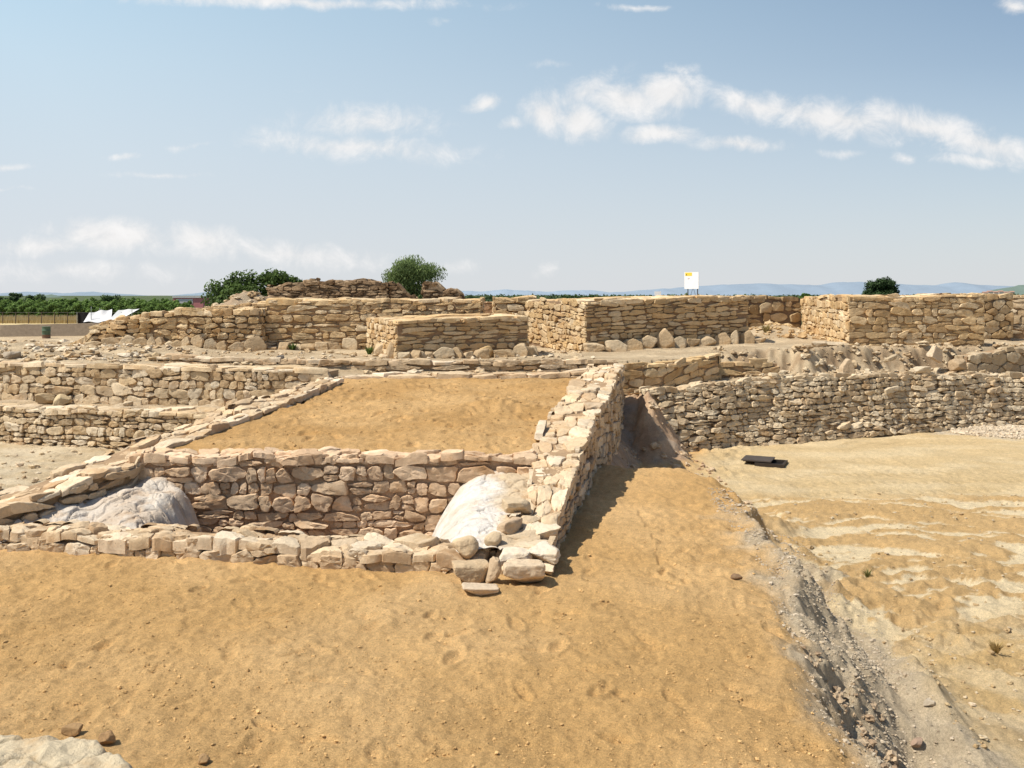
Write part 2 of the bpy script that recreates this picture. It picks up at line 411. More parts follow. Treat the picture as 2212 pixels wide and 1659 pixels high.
def gz(x, y):
    z, _ = land(np.array([float(x)]), np.array([float(y)]), False); return float(z[0])

# ------------------------------------------------------------------ ground sheet
def build_ground():
    ys = [-6.0]
    while ys[-1] < 6.0: ys.append(ys[-1]+.25)
    while ys[-1] < 52: ys.append(ys[-1]+max(.014, .0031*ys[-1]))
    while ys[-1] < 14000: ys.append(ys[-1]*1.05)
    ys = np.array(ys)
    t = np.concatenate([np.linspace(-2.4,-.66,44,endpoint=False), np.linspace(-.66,.66,840,endpoint=False), np.linspace(.66,2.4,45)])
    base = np.where(ys < 6.0, 9.0+0*ys, ys+3.0)
    X = base[:,None]*t[None,:]; Y = np.broadcast_to(ys[:,None], X.shape).copy()
    Z, C = land(X, Y)
    # footprints and scuffs pressed in the sand
    for fx, fy, a, l, w, d in PRINTS:
        j0, j1 = np.searchsorted(ys, [fy-.5, fy+.5])
        xs = X[j0:j1]; yy = Y[j0:j1]
        ca, sa = math.cos(a), math.sin(a)
        u = ((xs-fx)*ca+(yy-fy)*sa)/l; v = (-(xs-fx)*sa+(yy-fy)*ca)/w
        q = u*u+v*v
        Z[j0:j1] += d*(-1.0*np.exp(-q*q)+.55*np.exp(-((np.sqrt(q)-1.45)/.32)**2)*(.6+.4*np.sin(7*a+3*np.arctan2(v,u))))
        C[j0:j1] *= (1+.07*np.exp(-q*q))[...,None]
    n, m = X.shape
    idx = np.arange(n*m).reshape(n, m)
    q = np.stack([idx[:-1,:-1], idx[:-1,1:], idx[1:,1:], idx[1:,:-1]], -1).reshape(-1,4)
    o = mesh_obj('ground', np.stack([X,Y,Z],-1).reshape(-1,3), [q], M_GROUND, None, C.reshape(-1,3))
    tag(o, None, None, None, 'structure')
build_ground()

# ------------------------------------------------------------------ masonry
PAL = {
 'cream':  [(.63,.49,.315),(.59,.445,.275),(.66,.53,.365),(.54,.395,.235),(.61,.47,.315),(.49,.35,.205),(.69,.58,.43)],
 'pinkish':[(.63,.485,.32),(.58,.43,.27),(.67,.535,.375),(.54,.385,.235),(.49,.345,.21),(.69,.57,.42),(.60,.455,.295)],
 'golden': [(.60,.43,.235),(.55,.38,.195),(.64,.48,.29),(.52,.35,.18),(.61,.455,.27),(.47,.315,.165),(.66,.52,.34)],
 'greyish':[(.54,.42,.275),(.48,.365,.23),(.58,.465,.315),(.43,.315,.195),(.51,.40,.265),(.61,.50,.35)],
 'dark':   [(.32,.22,.13),(.27,.18,.105),(.37,.27,.17),(.22,.15,.09)],
}
def layout(L, Ht, w, h, rs, style):
    """seeds with per-stone half-plane sets -> list of (cx, cy, normals, dists)"""
    out = []
    if style == 'polygon':
        pts = []; v = h*.4
        row = 0
        while v < Ht+h*.6:
            u = -w*rs.rand(); k = rs.uniform(.75,1.3)
            while u < L+w:
                ww = w*np.exp(rs.normal(0,.38)); pts.append((u+ww/2, v+h*rs.uniform(-.33,.33), ww)); u += ww
            v += h*k; row += 1
        P = np.array([(a/w*h, b) for a, b, _ in pts]); wt = np.array([(c/w-1)*.35*h*h for *_, c in pts])
        for i in range(len(P)):
            if P[i,0] < -.2*h or P[i,0] > L/w*h+.2*h: continue
            d2 = ((P-P[i])**2).sum(1); nb = np.argsort(d2)[1:13]
            dl = P[nb]-P[i]; ln = np.sqrt(d2[nb])
            dist = np.maximum((d2[nb]+wt[i]-wt[nb])/(2*ln), .12*h)
            nn = dl/ln[:,None]
            # back to metric space: n.(S x) <= d
            n2 = np.c_[nn[:,0]*h/w, nn[:,1]]
            out.append([P[i,0]*w/h, P[i,1], n2, dist, rs.uniform(6,14)])
        return out
    v = 0.0
    wob = rs.rand()*50
    while v < Ht:
        hh = h*rs.uniform(.58,1.45); u = -w*rs.rand()*.7
        while u < L:
            ww = max(.45*w, min(2.1*w, w*np.exp(rs.normal(0,.46))))
            if style == 'slab': ww *= 1.1
            parts = [(v, hh)]
            if rs.rand() < .22 and hh > .8*h:
                k = rs.uniform(.35,.65); parts = [(v, hh*k), (v+hh*k, hh*(1-k))]
            for (a, b) in parts:
                cx = u+ww/2; cy = a+b/2+.30*h*float(perlin2(cx/(3.2*w)+wob, a*.9+wob))
                tl = rs.normal(0, .09 if style == 'slab' else .13, 4)
                ns = np.array([[math.sin(tl[0]), math.cos(tl[0])],[math.sin(tl[1]), -math.cos(tl[1])],
                               [math.cos(tl[2]*1.9), math.sin(tl[2]*1.9)],[-math.cos(tl[3]*1.9), math.sin(tl[3]*1.9)]])
                ds = np.array([b/2, b/2, ww/2, ww/2])*rs.uniform(.93,1.06,4)
                # knocked off corners
                ex = []; ed = []
                for _ in range(rs.randint(1,4)):
                    sx_, sy_ = rs.choice([-1,1]), rs.choice([-1,1])
                    nv = np.array([sx_*rs.uniform(.5,1.2)/ww, sy_*rs.uniform(.5,1.2)/b]); l_ = np.linalg.norm(nv); nv /= l_
                    ex.append(nv); ed.append((abs(nv[0])*ww/2+abs(nv[1])*b/2)*rs.uniform(.62,.85))
                out.append([cx, cy, np.vstack([ns, ex]), np.r_[ds, ed], rs.uniform(6.5,16)])
            u += ww
        v += hh
    return out
def make_stones(mb, mapf, cells, L, topf, w, h, rs, pal, gap=.018, bulge=.07, M=20, edge=True, zlo=None, tone=1.0):
    s_r = np.array([1.0, 1.0, .985, .93, .76, .40]); h_r = np.array([-.9, .18, .62, .92, 1.0, 1.02])
    Rn = len(s_r)
    th = np.arange(M)*2*np.pi/M
    keep = []
    for c in cells:
        cx, cy, n, d, p = c
        if topf is not None:
            tp = topf(cx)
            if cy > tp-.12*h: continue
            n = np.vstack([n, [0, 1]]); d = np.r_[d, max(tp-cy+rs.uniform(-.05,.30)*h, .2*h)]
        n = np.vstack([n, [0, -1]]); d = np.r_[d, cy+.06]
        if edge:
            if cx < .02 or cx > L-.02: continue
            n = np.vstack([n, [-1, 0], [1, 0]]); d = np.r_[d, cx+.03, L-cx+.03]
        keep.append((cx, cy, n, d, p))
    if not keep: return
    K = max(len(k[3]) for k in keep); N = len(keep)
    NN = np.zeros((N,K,2)); DD = np.full((N,K), 1e3); PP = np.zeros(N); CC = np.zeros((N,2))
    for i, (cx, cy, n, d, p) in enumerate(keep):
        NN[i,:len(d)] = n; DD[i,:len(d)] = d; PP[i] = p; CC[i] = (cx, cy)
    nl = np.linalg.norm(NN, axis=2); nl[nl == 0] = 1
    DD = np.maximum(DD-gap*.5*nl, .012)
    asp = w/h
    e = np.stack([np.cos(th)*asp, np.sin(th)], -1)
    g = np.maximum(np.einsum('nkc,mc->nkm', NN, e)/DD[:,:,None], 0)
    g = (g**PP[:,None,None]).sum(1)**(1/PP[:,None])
    out = e[None]/np.maximum(g, 1e-3)[...,None]                     # N,M,2
    out *= (1+.05*rs.randn(N,M))[...,None]
    lim = np.minimum(1, 1.25*w/np.maximum(np.abs(out[...,0]), 1e-4)); lim = np.minimum(lim, 1.25*h/np.maximum(np.abs(out[...,1]), 1e-4)); out *= lim[...,None]
    size = np.sqrt(np.abs(out[...,0]*np.roll(out[...,1],-1,1)-out[...,1]*np.roll(out[...,0],-1,1)).sum(1)/2)
    b = bulge*rs.uniform(.6,1.5,N)*np.clip(size/np.sqrt(w*h), .5, 1.3)
    pts = CC[:,None,None,:]+s_r[None,:,None,None]*out[:,None]       # N,R,M,2
    q = (s_r[None,:,None,None]*out[:,None])/np.maximum(size,.02)[:,None,None,None]
    hh = h_r[None,:,None]*np.ones((N,Rn,M))
    for _ in range(4):
        gx = rs.normal(0,.38,N); gy = rs.normal(0,.42,N); c0 = rs.uniform(.72,1.15,N)
        pl = c0[:,None,None]+gx[:,None,None]*q[...,0]+gy[:,None,None]*q[...,1]
        hh = np.where(h_r[None,:,None] > 0, np.minimum(hh, np.maximum(pl, .12)), hh)
    cen = np.minimum(1.05, hh[:,-1].mean(1)+.03)
    out3u = np.concatenate([pts[...,0].reshape(N,-1), CC[:,:1]], 1)
    out3v = np.concatenate([pts[...,1].reshape(N,-1), CC[:,1:]], 1)
    dep = np.concatenate([hh.reshape(N,-1), cen[:,None]], 1)*b[:,None]
    push = rs.normal(0, .22, N)*bulge
    nz = np.stack([out3u*1.0, out3v*1.0, dep], -1)+rs.rand(1,1,3)*40
    fr = 1.0/max(.06, .42*min(w, h))
    n1 = perlin3(nz*fr); n2 = perlin3(nz*fr*2.7+7)
    front = (np.concatenate([np.repeat(h_r > 0, M), [True]]))[None]
    dep = dep+push[:,None]+np.where(front, bulge*(.24*n1+.20*n2-.30*np.abs(n1)*np.abs(n2)*2), 0)
    n3 = perlin3(nz*fr*1.6+19)
    out3v = out3v+.06*h*n3; out3u = out3u+.05*h*n2
    V = mapf(out3u.ravel(), out3v.ravel(), dep.ravel())
    nv = Rn*M+1
    a = (np.arange(Rn-1)[:,None]*M+np.arange(M)[None]).ravel(); a2 = (np.arange(Rn-1)[:,None]*M+(np.arange(M)[None]+1) % M).ravel()
    q1 = np.stack([a, a2, a2+M, a+M], -1)
    t1 = np.stack([(Rn-1)*M+np.arange(M), (Rn-1)*M+(np.arange(M)+1) % M, np.full(M, Rn*M)], -1)
    off = (np.arange(N)*nv)[:,None,None]
    pal = np.array(pal)
    c1 = pal[rs.randint(len(pal), size=N)]; c2 = pal[rs.randint(len(pal), size=N)]
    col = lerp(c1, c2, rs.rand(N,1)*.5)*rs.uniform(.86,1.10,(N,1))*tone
    mb.add(V, (q1[None]+off).reshape(-1,4), (t1[None]+off).reshape(-1,3), np.repeat(col, nv, 0))
def seg_map(A, B, leans=0.0):
    """A, B : (x,y,zbase) ends ; right hand side of A->B is outside"""
    A = np.array(A, float); B = np.array(B, float); t = B[:2]-A[:2]; L = np.linalg.norm(t); t /= L
    nrm = np.array([t[1], -t[0]])
    def f(u, v, d):
        k = u/L
        x = A[0]+t[0]*u+nrm[0]*(d-leans*v); y = A[1]+t[1]*u+nrm[1]*(d-leans*v)
        return np.stack([x, y, lerp(A[2], B[2], k)+v], -1)
    return f, L
def poly_map(P, leans=0.0, wave=0.0):
    """smooth face along a polyline P of (x,y,zbase)"""
    P = np.array(P, float); seg = np.linalg.norm(np.diff(P[:,:2], axis=0), axis=1); s = np.r_[0, np.cumsum(seg)]; L = s[-1]
    tan = np.diff(P[:,:2], axis=0)/seg[:,None]
    tv = np.vstack([tan[:1], (tan[:-1]+tan[1:])/2, tan[-1:]]); tv /= np.linalg.norm(tv, axis=1, keepdims=True)
    def f(u, v, d):
        uc = np.clip(u, 0, L); ex = u-uc
        tx = np.interp(uc, s, tv[:,0]); ty = np.interp(uc, s, tv[:,1])
        dd = d-leans*v
        if wave: dd = dd+wave*perlin2(u*.55+3.1, v*.7)
        x = np.interp(uc, s, P[:,0])+tx*ex+ty*dd; y = np.interp(uc, s, P[:,1])+ty*ex-tx*dd
        return np.stack([x, y, np.interp(uc, s, P[:,2])+v], -1)
    return f, L, s
def build_wall(name, label, F, B, cat='wall', w=.45, h=.22, style='course', pal='cream', faces=('front','top','left','right'),
               seed=0, bulge=.06, gap=.02, lean=0.0, topw=None, toph=None, toplift=.0, slant=0.0, M=20, ragged=.03, mort=(.38,.255,.15),
               wave=.0, group=None, topstyle='polygon', tone=1.0, fstyle=None, fw=None, fh=None, extra=None, mat=None, toptone=1.0):
    """F: front line [(x,y,zbase,ztop)] with the seen side on its right hand; B: matching back line (same count)"""
    rs = np.random.RandomState(seed+100); F = np.array(F, float); B = np.array(B, float)
    mat = mat or M_STONE
    root = empty(name, tuple(F[len(F)//2,:2])+(float(F[:,2].min()),)); tag(root, label, cat, group)
    org = np.array(root.location)
    pal_ = PAL[pal] if isinstance(pal, str) else pal
    mb = MB()
    def panel(P, st, w_, h_, sd, ln):
        P = np.array(P); f, L, s = poly_map(P[:,:3], ln, wave)
        r2 = np.random.RandomState(seed*7+sd); ph = r2.rand()*30
        tp = lambda u: float(np.interp(u, s, P[:,3]-P[:,2]))+ragged*2*float(perlin2(u/(1.6*w_)+ph, 1.5))
        hm = (P[:,3]-P[:,2]).max()+.1
        cells_ = layout(L, hm, w_, h_, r2, st)
        if slant and sd == 1: cells_ = [c_ for c_ in cells_ if c_[0] > slant*max(0, tp(c_[0])-c_[1])]
        make_stones(mb, f, cells_, L, tp, w_, h_, r2, pal_, gap, bulge, M, tone=tone)
    if 'front' in faces: panel(F, style, w, h, 1, lean)
    if 'back' in faces: panel(B[::-1], style, w, h, 2, lean)
    ew, eh, es = fw or w*.8, fh or h, fstyle or style
    if 'left' in faces: panel([B[0], F[0]], es, ew, eh, 3, lean*.5)
    if 'right' in faces: panel([F[-1], B[-1]], es, ew, eh, 4, lean*.5)
    if 'top' in faces:
        seg = np.linalg.norm(np.diff((F[:,:2]+B[:,:2])/2, axis=0), axis=1); s = np.r_[0, np.cumsum(seg)]; L = s[-1]
        T = float(np.mean(np.linalg.norm(F[:,:2]-B[:,:2], axis=1))); hF = F[:,3]-F[:,2]
        tw, thh = topw or w, toph or w*.75; tb = bulge*1.05
        nF = np.zeros_like(F[:,:2])
        def tmap(u, v, d):
            uc = np.clip(u, 0, L); k = v/T
            fx = np.interp(uc, s, F[:,0]); fy = np.interp(uc, s, F[:,1]); bx = np.interp(uc, s, B[:,0]); by = np.interp(uc, s, B[:,1])
            ddx, ddy = (bx-fx), (by-fy); ln_ = np.hypot(ddx, ddy)+1e-6
            ht = np.interp(uc, s, hF)
            fx = fx+ddx/ln_*lean*ht; fy = fy+ddy/ln_*lean*ht
            tx, ty = np.gradient(F[:,0]) if len(F) > 1 else 0, np.gradient(F[:,1])
            x = lerp(fx, bx, k); y = lerp(fy, by, k)
            z = lerp(np.interp(uc, s, F[:,3]), np.interp(uc, s, B[:,3]), k)-tb*.72+toplift
            z = z+d+ragged*1.3*perlin2(x/(2*tw)+3, y/(2*tw))
            ex = u-uc
            gx = (F[-1,0]-F[0,0])/max(L,1e-3); gy = (F[-1,1]-F[0,1])/max(L,1e-3)
            return np.stack([x+gx*ex, y+gy*ex, z], -1)
        r3 = np.random.RandomState(seed*7+5)
        cells = layout(L, T, tw, thh, r3, topstyle)
        make_stones(mb, tmap, cells, L, lambda u: T+.04, tw, thh, r3, np.array(pal_)*1.04*toptone, gap*.9, tb, M, tone=tone)  # top stones painted lighter, as sun on them would make them
    if extra: extra(mb, rs, pal_)
    V = np.concatenate(mb.v)-org; mb.v = [V]
    mb.build('masonry', mat, root, True, 34)
    # earth core between the stones
    n_ = len(F); k = 8; cm = MB(); uu = np.linspace(0, n_-1, (n_-1)*k+1); ii = np.arange(n_)
    rows = []
    inset = bulge*.35+wave*.45+.01
    for t_ in uu:
        f_ = np.array([np.interp(t_, ii, F[:,c]) for c in range(4)]); b_ = np.array([np.interp(t_, ii, B[:,c]) for c in range(4)])
        d_ = b_[:2]-f_[:2]; T_ = np.linalg.norm(d_); d_ = d_/T_
        hf = f_[3]-f_[2]
        pf = f_[:2]+d_*inset; pft = pf+d_*lean*hf; pb = b_[:2]-d_*inset
        rows.append([[*(pf-d_*lean*.6), f_[2]-.6], [*pf, f_[2]], [*lerp(pf, pft, .5), f_[2]+.5*hf], [*pft, f_[3]-bulge*.75+toplift], [*lerp(pft,pb,.5), lerp(f_[3],b_[3],.5)-bulge*.75+toplift],
                     [*pb, b_[3]-bulge*.75+toplift], [*pb, min(f_[2],b_[2])-.6]])
    rows = np.array(rows)
    # pull the two ends in a little so that end stones stand proud
    for e_, nx in ((0,1),(-1,-2)):
        tdir = rows[nx]-rows[e_]; ln_ = np.linalg.norm(tdir[:, :2], axis=1)[:,None]+1e-6
        rows[e_,:,:2] += (tdir/ln_)[:,:2]*min(inset, .3*float(ln_.min()))
    a, b_ = rows.shape[:2]; idx = np.arange(a*b_).reshape(a, b_)
    qd = np.stack([idx[:-1,:-1], idx[1:,:-1], idx[1:,1:], idx[:-1,1:]], -1).reshape(-1,4)
    V = rows.reshape(-1,3)-org
    extra_q = []
    for e_ in (0, a-1):
        L_ = idx[e_]
        extra_q += [[L_[0],L_[1],L_[5],L_[6]],[L_[1],L_[2],L_[4],L_[5]]]
    tr = [[idx[e_][2],idx[e_][3],idx[e_][4]] for e_ in (0, a-1)]
    cm.add(V, np.vstack([qd, extra_q]), tr, np.array(mort))
    cm.build('earth_core', M_MORTAR, root, False)
    return root
def offset_back(F, T, zb=None):
    F = np.array(F, float); tan = np.gradient(F[:,:2], axis=0); tan /= np.linalg.norm(tan, axis=1, keepdims=True)
    T = np.broadcast_to(T, (len(F),))
    B = F.copy(); B[:,0] = F[:,0]-tan[:,1]*T; B[:,1] = F[:,1]+tan[:,0]*T
    return B

# --- near room -----------------------------------------------------------------
F = [(-11.0,12.9,-.1,.26),(-8.2,12.5,-.05,.24),(-6.7,12.07,-.02,.23),(-4.8,11.75,0,.23),(-2.9,11.44,0,.21),(-1.4,11.12,-.01,.20),(-.35,10.98,-.02,.18)]
build_wall('stone_wall', 'low pale kerb wall of two courses in front of the sunken room', F, offset_back(F, .62), w=.24, h=.13, style='polygon', pal='pinkish', seed=1,
           bulge=.065, gap=.012, ragged=.055, M=24, topw=.27, toph=.19, faces=('front','back','top','left','right'), wave=.05)
F = [(-5.95,14.45,-1.0,.80),(-3,14.40,-1.0,.84),(.45,14.36,-1.0,.78)]
build_wall('stone_wall', 'back wall of the sunken room, rounded stones between the two white mounds', F, offset_back(F, .5), w=.28, h=.18, pal=[(.64,.45,.29),(.58,.40,.25),(.67,.49,.33),(.52,.355,.22),(.61,.44,.285)], seed=2,
           bulge=.06, gap=.018, ragged=.05, M=24, faces=('front','top'), topw=.32, toph=.22, mort=(.52,.345,.215), wave=.02, tone=1.10)
F = [(-7.45,11.95,.0,.30),(-6.95,12.45,-.2,.40),(-6.40,13.2,-.2,.56),(-5.85,14.2,-.2,.72),(-5.62,15.3,.5,.82),(-4.66,18.5,.9,1.14),(-3.95,21.6,1.0,1.36)]
B = [(-8.2,12.6,-.2,.30),(-7.6,13.1,-.35,.40),(-7.05,13.8,-.35,.56),(-6.65,14.7,-.35,.72),(-6.32,15.6,-.3,.84),(-5.35,18.7,-.3,1.14),(-4.5,21.8,-.3,1.36)]
build_wall('stone_wall', 'sloping left side wall of flat slabs climbing beside the sand platform', F, B, w=.34, h=.17, pal='pinkish', seed=3, bulge=.06, gap=.02,
           ragged=.05, M=24, faces=('front','top','back'), topw=.42, toph=.25, wave=.05, toptone=1.05)
# right side wall: outer face looks right, drawn from near to far so that its right hand is outside
F = [(.42,10.85,.0,.10),(.56,12.0,-.02,.37),(.78,13.0,-.05,.62),(1.36,16.2,-.08,1.02),(2.02,19.5,-.35,1.25),(2.58,22.6,-.4,1.46),(3.02,25.4,-.5,1.34)]
B = [(-.40,11.0,-.1,.10),(.02,12.1,-.3,.34),(.20,13.2,-.3,.62),(.50,16.35,.5,1.00),(1.18,19.7,.8,1.24),(1.80,22.75,1.0,1.46),(2.30,25.6,1.0,1.36)]
build_wall('stone_wall', 'long right side wall with a bright slab top running away from the near corner', F, B, w=.34, h=.17, pal='pinkish', seed=4, bulge=.06, gap=.016,
           ragged=.075, M=26, faces=('front','top','back'), topw=.38, toph=.23, wave=.06, toptone=1.06)
F = [(-4.3,22.2,1.0,1.36),(-1,22.35,1.0,1.38),(1.9,22.6,1.0,1.44)]
build_wall('stone_wall', 'thin row of flat slabs closing the far edge of the sand platform', F, offset_back(F, .5), w=.5, h=.14, pal='pinkish', seed=5, bulge=.06,
           gap=.02, ragged=.03, faces=('front','top'), topw=.62, toph=.3, toptone=1.06)
F = [(-10.2,26.6,1.2,1.58),(-7.4,26.15,1.1,1.5),(-3.5,25.9,1.1,1.47),(0,25.9,1.1,1.46),(3.05,25.95,1.1,1.46)]
build_wall('stone_wall', 'low row of flat stones just beyond the platform, below the west wall and square tower', F, offset_back(F, .6), w=.52, h=.17, pal='pinkish', seed=6, bulge=.055,
           ragged=.05, faces=('front','top','left'), topw=.55, toph=.4, style='slab', wave=.08)
F = [(3.06,25.95,.1,1.33),(4.2,26.2,.2,1.36),(5.4,26.75,.6,1.46),(6.1,27.2,.7,1.54)]
build_wall('stone_wall', 'curved wall behind the rock ramp, left of the retaining wall', F, offset_back(F, .7), w=.5, h=.24, pal='golden', seed=7, bulge=.06,
           ragged=.06, faces=('front','top','right'), topw=.55, toph=.4, tone=1.03)
F = [(6.0,28.3,.8,1.25),(7.2,28.35,.85,1.28),(8.2,28.5,.85,1.24)]
build_wall('stone_wall', 'short low wall in the hollow, between curved wall and earth bank', F, offset_back(F, .6), w=.6, h=.26, pal='golden', seed=8, bulge=.06,
           ragged=.06, faces=('front','top','right'), topw=.5)
# --- retaining wall on the right
F = [(x,y,-1.02,z) for (x,y),z in zip(R_LINE, R_TOPZ[1])]
build_wall('retaining_wall', 'long leaning retaining wall of small grey-brown rubble above the yard', F, offset_back(F, 1.0), w=.31, h=.165, pal='greyish', seed=9, bulge=.085,
           gap=.014, tone=1.14, ragged=.07, lean=.30, slant=.50, faces=('front','top'), topw=.42, toph=.32, wave=.10, mort=(.42,.31,.20), M=18)
F = [(15.5,31.55,.62,1.25),(17.2,32.2,.62,1.42),(20.5,33.5,.6,1.45)]
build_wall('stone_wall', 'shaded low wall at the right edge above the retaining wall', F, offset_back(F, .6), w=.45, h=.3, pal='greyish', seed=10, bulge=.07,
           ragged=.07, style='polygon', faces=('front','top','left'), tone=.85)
# --- left terraces
F = [(x,y,.48,z) for (x,y),z in zip(L1, (1.5,1.53,1.54,1.52,1.5))]
build_wall('stone_wall', 'upper left terrace wall of tightly fitted blocks, under the west wall', F, offset_back(F, .8), w=.28, h=.20, pal='cream', seed=11, bulge=.05,
           gap=.016, ragged=.04, faces=('front','top'), topw=.7, toph=.45, wave=.08, mort=(.46,.33,.205), toptone=1.05)
F = [(x,y,-.38,z) for (x,y),z in zip(L2, (.55,.56,.56,.62,.70))]
build_wall('stone_wall', 'lower left terrace wall of small rough stones, nearest the pale ground', F, offset_back(F, .7), w=.23, h=.15, pal='cream', seed=12, bulge=.06,
           gap=.018, ragged=.05, faces=('front','top'), topw=.4, toph=.3, wave=.12, style='course', mort=(.42,.30,.185))
# --- the fort
F = [(-15.9,33.2,1.3,1.5),(-15.3,33.15,1.3,1.75),(-14.9,33.1,1.3,2.10),(-14.3,33.05,1.3,2.40),(-12.9,33,1.3,2.64),(-11,33,1.3,2.74),(-8.95,33,1.3,2.80)]
build_wall('stone_wall', 'ragged left end of the west wall, lower and stepped, standing slabs at its foot', F, offset_back(F, 1.3), w=.43, h=.25, pal='golden', seed=13, bulge=.10,
           gap=.025, ragged=.07, faces=('front','top','left','right'), wave=.1, tone=1.08)
F = [(-13.2,34.6,1.3,2.66),(-11.2,34.6,1.3,2.88),(-9.0,34.55,1.3,3.05)]
build_wall('stone_wall', 'upper step of small stones showing above the ragged end of the west wall', F, offset_back(F, 1.0), w=.5, h=.17, pal='golden', seed=14, bulge=.06,
           ragged=.06, faces=('front','top','left'), tone=1.05)
F = [(-8.93,33.5,1.25,3.13),(-5.5,33.4,1.25,3.16),(-1.15,33.3,1.25,3.14)]
build_wall('stone_wall', 'taller right part of the west wall, behind the square tower', F, offset_back(F, 2.0), w=.50, h=.21, pal='golden', seed=15, bulge=.075,
           gap=.022, ragged=.05, faces=('front','top','right','left'), style='slab', topw=.8, toph=.55, tone=1.05)
F = [(-3.55,28.5,1.2,2.52),(.52,30.1,1.2,2.62)]; B = [(-5.0,32.0,1.3,2.54),(-.2,33.2,1.2,2.66)]
build_wall('stone_tower', 'small square tower of thin flat courses, lowest and nearest of the fort', F, B, cat='tower', w=.48, h=.15, pal='golden', seed=16, bulge=.05,
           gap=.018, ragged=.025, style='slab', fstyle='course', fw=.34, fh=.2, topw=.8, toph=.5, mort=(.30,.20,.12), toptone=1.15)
F = [(2.44,30.7,1.25,3.12),(8.65,34.0,1.45,3.28)]; B = [(.55,36.5,1.5,3.12),(7.2,39.5,1.4,3.28)]
build_wall('stone_tower', 'wide middle tower with a row of leaning slabs along its foot', F, B, cat='tower', w=.47, h=.15, pal='golden', seed=17, bulge=.055,
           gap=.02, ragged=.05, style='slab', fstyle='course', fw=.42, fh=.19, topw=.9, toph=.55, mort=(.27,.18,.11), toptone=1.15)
F = [(8.9,37.9,1.5,3.28),(12.1,38.5,1.5,3.22)]
build_wall('stone_wall', 'recess wall of big blocks, toned dark for its shade, between middle and right towers', F, offset_back(F, 1.4), w=.55, h=.36, pal='golden', seed=18, bulge=.08,
           gap=.04, ragged=.05, faces=('front','top'), tone=.80, mort=(.22,.15,.10))  # tone and mortar darkened to paint in the recess shade
F = [(11.9,32.7,1.35,3.26),(16.85,33.1,1.3,3.28)]; B = [(12.0,38.4,1.5,3.24),(16.6,38.3,1.4,3.28)]
build_wall('stone_tower', 'right tower with big polygonal blocks and a bright left side', F, B, cat='tower', w=.42, h=.225, pal='golden', seed=19, bulge=.05,
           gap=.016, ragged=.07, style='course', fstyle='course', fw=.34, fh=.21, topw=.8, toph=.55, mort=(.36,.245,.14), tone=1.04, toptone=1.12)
F = [(16.5,38.0,1.4,3.30),(20.8,38.5,1.6,3.34)]
build_wall('stone_wall', 'rough wall toned dark for its shade, set back right of the right tower', F, offset_back(F, 1.6), w=.45, h=.30, pal='golden', seed=20, bulge=.08, ragged=.05, style='polygon',
           faces=('front','top','right'), tone=.85, mort=(.25,.17,.11), toptone=1.15)  # lower tone paints shade on the face, toptone a lit top
F = [(21.3,40.4,1.6,3.3),(24.5,39.6,1.6,3.3)]
build_wall('stone_wall', 'sunlit wall end cut by the right edge of the picture', F, offset_back(F, 1.2), w=.45, h=.28, pal='cream', seed=21, bulge=.07, ragged=.05,
           faces=('front','top','left'))
F = [(-1.45,40,1.3,3.02),(-.72,40,1.3,3.02)]
build_wall('brick_wall', 'small pinkish wall of regular adobe blocks in the gap behind the square tower', F, offset_back(F, .6), w=.34, h=.16, pal=[(.50,.33,.20),(.53,.36,.23)], seed=22, bulge=.02,
           gap=.012, ragged=.0, style='slab', faces=('front','top','left','right'))
F = [(-.75,39,1.3,3.14),(1.0,39,1.3,3.2)]
build_wall('stone_wall', 'rough stump of piled stones in the gap left of the middle tower', F, offset_back(F, 1.0), w=.55, h=.3, pal='golden', seed=23, bulge=.1, ragged=.08,
           faces=('front','top','left','right'))
# --- the older dark ruin on the mound
for k, (nm, lb, xa, xb, ya, yb, zt, sd) in enumerate((
    ('ruined_wall','long dark weathered ruin along the top of the earth mound, near the walnut trees',-13.6,-6.75,51.5,50,(3.75,4.1,4.12,4.0),30),
    ('ruined_wall','dark broken pillar of old masonry in front of the willow',-6.6,-5.2,50,50,(3.98,3.9,3.4,3.1),31),
    ('ruined_wall','tallest dark stump of old masonry, just right of the willow',-4.8,-3.65,50,50,(3.95,3.98,3.95,3.6),32),
    ('ruined_wall','lowest rounded dark stump at the right end of the old ruin',-3.75,-2.65,50,50,(3.45,3.66,3.62,3.3),33))):
    F = [(lerp(xa,xb,t), lerp(ya,yb,t), 2.0, z) for t, z in zip((0,.33,.66,1), zt)]
    build_wall(nm, lb, F, offset_back(F, 1.2), w=.55, h=.2, pal='dark', seed=sd, bulge=.10, gap=.03, ragged=.12, M=14, faces=('front','top','left','right'),
               mort=(.16,.11,.07), mat=M_RUIN, tone=1.15)

# ------------------------------------------------------------------ single stones
def ico(sub):
    t = (1+5**.5)/2
    V = [(-1,t,0),(1,t,0),(-1,-t,0),(1,-t,0),(0,-1,t),(0,1,t),(0,-1,-t),(0,1,-t),(t,0,-1),(t,0,1),(-t,0,-1),(-t,0,1)]
    Fc = [(0,11,5),(0,5,1),(0,1,7),(0,7,10),(0,10,11),(1,5,9),(5,11,4),(11,10,2),(10,7,6),(7,1,8),(3,9,4),(3,4,2),(3,2,6),(3,6,8),(3,8,9),(4,9,5),(2,4,11),(6,2,10),(8,6,7),(9,8,1)]
    V = [np.array(v)/np.linalg.norm(v) for v in V]
    for _ in range(sub):
        c = {}; nf = []
        def mid(a, b):
            k = (min(a,b), max(a,b))
            if k not in c:
                m = V[a]+V[b]; V.append(m/np.linalg.norm(m)); c[k] = len(V)-1
            return c[k]
        for a, b, d in Fc:
            x, y, z = mid(a,b), mid(b,d), mid(d,a); nf += [(a,x,z),(b,y,x),(d,z,y),(x,y,z)]
        Fc = nf
    return np.array(V), np.array(Fc)
